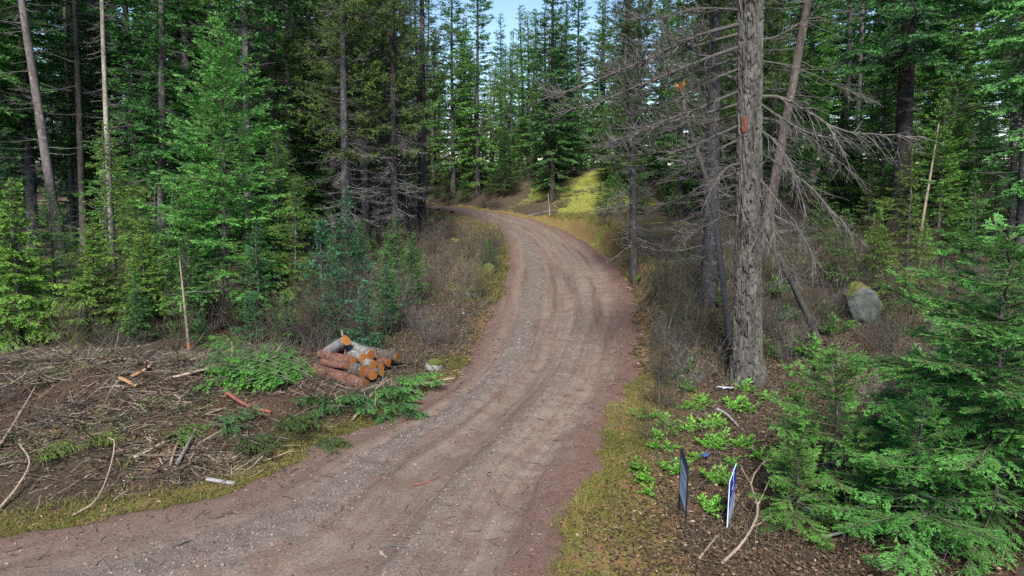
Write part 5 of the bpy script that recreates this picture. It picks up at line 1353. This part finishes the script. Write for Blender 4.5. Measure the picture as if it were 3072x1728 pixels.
def flakes(name, n, xr, yr, f, seed, L, W, mat, label, tmean=0.5, tsd=0.25, stand=0.25):
    p = sample(n, xr, yr, f, seed); rng = rg(seed + 1); n = len(p)
    a = rng.uniform(0, 6.28, n)
    d = unit(np.stack([np.cos(a), np.sin(a), rng.normal(0.1, stand, n)], 1))
    mb = MB(); mb.blades(p + UP * rng.uniform(0.004, 0.03, (n, 1)), d, unit(UP + rng.normal(0, 0.4, (n, 3))), L * rng.uniform(0.5, 1.5, n), W * rng.uniform(0.6, 1.4, n), 0, np.clip(rng.normal(tmean, tsd, n), 0, 1), 0.2)
    return stuff(name, mb, mat, label)

def twigs(name, n, xr, yr, f, seed, L, r, mat, label, tmean=0.5, el=0.12, curv=0.2):
    p = sample(n, xr, yr, f, seed); rng = rg(seed + 1); n = len(p)
    a = rng.uniform(0, 6.28, n); e = np.abs(rng.normal(el * 0.5, el, n))
    d = np.stack([np.cos(a) * np.cos(e), np.sin(a) * np.cos(e), np.sin(e)], 1)
    l = L * rng.uniform(0.3, 1.6, n)
    s = np.linspace(0, 1, 4)[None, :, None]
    P = p[:, None] + d[:, None] * l[:, None, None] * s + (rng.normal(0, curv, (n, 3)) * l[:, None])[:, None] * s ** 2 + UP * 0.01
    gzv = surf_zv(P.reshape(-1, 3)[:, :2])[0].reshape(n, 4)
    P[..., 2] = np.maximum(P[..., 2], gzv + 0.004)
    mb = MB(); mb.tubes(P, (r * np.array([1, 0.9, 0.75, 0.5]))[None] * rng.uniform(0.6, 1.5, (n, 1)), 3, 0, np.clip(rng.normal(tmean, 0.22, n), 0, 1))
    return stuff(name, mb, mat, label)

def grass(name, n, xr, yr, f, seed, H, W, mat, label, tmean=0.5):
    p = sample(n, xr, yr, f, seed); rng = rg(seed + 1); n = len(p)
    a = rng.uniform(0, 6.28, n)
    d = unit(np.stack([np.cos(a), np.sin(a), rng.uniform(0.3, 1.6, n)], 1))
    cl = noise(p[:, :2] * 1.3, 70)
    mb = MB(); mb.blades(p - UP * 0.005, d, unit(rng.normal(0, 1, (n, 3))), H * rng.uniform(0.4, 1.4, n), W, 0, np.clip(tmean + 0.7 * (cl - 0.5) + rng.normal(0, 0.16, n), 0, 1))
    return stuff(name, mb, mat, label)

right = lambda x, y, d, a: (d > 0.05) & (a > 0.5)
slash = lambda x, y: np.exp(-(((x + 7.2) / 5.0) ** 4 + ((y - 12.2 - 0.02 * x) / 2.7) ** 4)) * (0.12 + sstep(0.42, 0.62, fbm(np.stack([x, y], -1) * 0.9, 3, 191)))
flakes('leaf_litter', 42000, (0.6, 10), (6.8, 17), lambda x, y, d, a: right(x, y, d, a) * sstep(0.1, 1.2, d) * sstep(19, 8, y) * (np.abs(x / y) < 0.8), 201, 0.05, 0.03, M_LITTER, 'dead leaves and needles covering the ground right of the road', 0.42)
flakes('leaf_litter', 26000, (2.5, 20), (14, 32), lambda x, y, d, a: right(x, y, d, a) * (x / y < 0.8) * 0.9, 203, 0.09, 0.05, M_LITTER, 'dead leaf litter over the slope behind the snag', 0.4)
flakes('leaf_litter', 22000, (-9, 0.5), (13.5, 30), lambda x, y, d, a: (d > 0) & (a < 0.5) & (x / y > -0.5), 205, 0.07, 0.04, M_LITTER, 'dead leaf litter along the left side of the road', 0.45)
twigs('dry_stems', 6500, (1.6, 11), (7.2, 20), lambda x, y, d, a: right(x, y, d, a) * sstep(0.6, 1.6, d) * (x / y < 0.75), 207, 0.28, 0.0035, M_TWIGBROWN, 'dry brown stems standing in the litter right of the road', 0.6, 0.7, 0.3)
twigs('dry_stems', 4500, (4, 18), (18, 32), lambda x, y, d, a: right(x, y, d, a) * (x / y < 0.75), 209, 0.45, 0.006, M_TWIGBROWN, 'dry brown stems standing on the upper slope', 0.5, 0.7, 0.3)
twigs('dry_stems', 5000, (-8, 0), (14.5, 34), lambda x, y, d, a: (d > 0.2) & (a < 0.5) & (x / y > -0.42), 211, 0.42, 0.006, M_TWIGBROWN, 'dry stems standing among the shrubs left of the road', 0.5, 0.8, 0.3)
twigs('slash_twigs', 4200, (-13, -1.5), (8.4, 16.5), lambda x, y, d, a: slash(x, y) * (d > 0.15) * (np.abs(x / y) < 0.85), 213, 0.26, 0.006, M_POLE, 'broken twigs strewn over the slash mound', 0.5, 0.18, 0.2)
twigs('slash_twigs', 2200, (-13, -1.5), (8.6, 16.5), lambda x, y, d, a: slash(x, y) * (d > 0.3) * (np.abs(x / y) < 0.85), 215, 0.55, 0.008, M_TWIGBROWN, 'brown broken branches strewn over the slash mound', 0.45, 0.2, 0.25)
twigs('slash_twigs', 170, (-12.5, -2), (8.9, 15.8), lambda x, y, d, a: slash(x, y) * (d > 0.4) * (np.abs(x / y) < 0.85), 231, 0.75, 0.017, M_POLE, 'thicker broken branches lying in the slash', 0.35, 0.12, 0.12)
flakes('wood_chips', 26000, (-13, -1.2), (8.0, 16.8), lambda x, y, d, a: (0.15 + slash(x, y)) * (d > 0.05) * (a < 0.5) * (np.abs(x / y) < 0.85), 217, 0.06, 0.022, M_LITTER, 'wood chips and bark crumbs over the slash mound', 0.45, 0.28)
flakes('torn_greenery', 5000, (-12, -1.5), (8.6, 16.5), lambda x, y, d, a: slash(x, y) * (d > 0.3) * sstep(0.5, 0.62, fbm(np.stack([x, y], -1) * 0.8, 2, 91)), 219, 0.08, 0.025, M_CEDAR, 'torn green sprigs in the slash', 0.4, 0.2, 0.5)
grass('verge_grass', 20000, (0.2, 4.2), (6.6, 15), lambda x, y, d, a: right(x, y, d, a) * sstep(1.5, 0.3, d) * sstep(0.35, 0.6, fbm(np.stack([x, y], -1) * 1.2, 3, 95)), 221, 0.07, 0.008, M_GRASS, 'short yellowish grass on the right verge', 0.5)
grass('verge_grass', 17000, (-12, -1.0), (7.4, 16), lambda x, y, d, a: (d > 0.02) * (a < 0.5) * sstep(1.3, 0.2, d) * (np.abs(x / y) < 0.85) * sstep(0.3, 0.55, fbm(np.stack([x, y], -1) * 1.2, 3, 96)), 223, 0.08, 0.008, M_GRASS, 'short green-yellow grass along the left road edge', 0.4)
grass('verge_grass', 12000, (-3, 0.3), (22, 46), lambda x, y, d, a: (d > 0.05) * (a < 0.5) * sstep(2.4, 0.6, d), 225, 0.2, 0.018, M_GRASS, 'tall yellow-green grass on the inside of the road bend', 0.4)
grass('bank_grass', 12000, (2.5, 8), (17, 48), lambda x, y, d, a: right(x, y, d, a) * sstep(3.0, 0.9, d) * (d > 0.75) * 0.8, 227, 0.2, 0.016, M_GRASS, 'pale grass on the cut bank right of the road', 0.55)
grass('knoll_grass', 10000, (1, 17), (46, 68), lambda x, y, d, a: right(x, y, d, a) * np.exp(-(((x - 8.5) / 7.0) ** 2 + ((y - 56) / 8) ** 2)) * sstep(0.42, 0.6, fbm(np.stack([x, y], -1) * 0.4, 3, 78)), 229, 0.12, 0.03, M_GRASS, 'yellow-green mossy grass on the knoll beyond the bend', 0.75).color = (1.25, 1.35, 0.8, 1)

# gravel on the road
def gravel(name, n, xr, yr, f, seed, size, label):
    p = sample(n, xr, yr, f, seed); rng = rg(seed + 1); n = len(p)
    c = np.array([(x, y, z) for x in (-1, 1) for y in (-1, 1) for z in (-1, 1)], float)
    V = p[:, None] + (c[None] * rng.uniform(0.35, 1.0, (n, 8, 3))) * (size * rng.uniform(0.4, 1.5, n) * np.exp(rng.normal(0, 0.25, n)))[:, None, None] * np.array([1, 1, 0.6]) + UP * size * 0.15
    ang = rng.uniform(0, 6.28, n); ca, sa = np.cos(ang)[:, None], np.sin(ang)[:, None]
    rel = V - p[:, None]; V = p[:, None] + np.stack([rel[..., 0] * ca - rel[..., 1] * sa, rel[..., 0] * sa + rel[..., 1] * ca, rel[..., 2]], -1)
    F = np.array([[0, 1, 3, 2], [4, 6, 7, 5], [0, 4, 5, 1], [2, 3, 7, 6], [0, 2, 6, 4], [1, 5, 7, 3]])
    mb = MB(); mb.add(V, (F[None] + (np.arange(n) * 8)[:, None, None]).reshape(-1, 4), 0, np.repeat(np.clip(rng.normal(0.5, 0.22, n), 0, 1), 8))
    return stuff(name, mb, M_GRAVEL, label)
M_GRAVEL = twigmat('gravel_stone', (0.07, 0.056, 0.05), (0.32, 0.28, 0.26))
gstrip = lambda a: 0.03 + np.exp(-((a - 0.27) / 0.08) ** 2) + 0.55 * np.exp(-((a - 0.63) / 0.05) ** 2)
gravel('gravel', 4200, (-7.5, 4), (6.8, 18), lambda x, y, d, a: (d < -0.1) * gstrip(a) * (np.abs(x / y) < 0.82), 301, 0.009, 'loose grey gravel along the wheel tracks of the near road')
gravel('gravel', 3600, (-6, 4.6), (16, 46), lambda x, y, d, a: (d < -0.1) * gstrip(a), 303, 0.015, 'loose grey gravel along the wheel tracks of the far road')
flakes('road_litter', 7000, (-8, 4.6), (6.8, 30), lambda x, y, d, a: (d < 0) * (0.25 + sstep(-0.9, 0, d) + 0.4 * np.exp(-((a - 0.6) / 0.1) ** 2)) * (np.abs(x / y) < 0.82), 305, 0.04, 0.012, M_LITTER, 'needles, chips and leaf bits on the dirt road', 0.6, 0.3, 0.08)
twigs('road_twigs', 420, (-7, 3), (6.8, 18), lambda x, y, d, a: (d < 0) * (0.3 + sstep(-1.2, 0, d)), 307, 0.14, 0.0045, M_TWIGBROWN, 'small twigs scattered on the dirt road', 0.4, 0.03, 0.2)

# ------------------------------------------------------------------ labels that still coincide: tell the things apart by distance
same = {}
for o in C.objects:
    if o.parent is None and 'label' in o and 'kind' not in o:
        same.setdefault(o['label'], []).append(o)
WORDS = {2: ('nearer', 'farther'), 3: ('nearest', 'middle one', 'farthest'), 4: ('nearest', 'second nearest', 'third nearest', 'farthest')}
for lab, os_ in same.items():
    if len(os_) in WORDS and len(lab.split()) <= 15:
        for o, w in zip(sorted(os_, key=lambda o: o.location.y), WORDS[len(os_)]):
            o['label'] = lab + ', ' + w
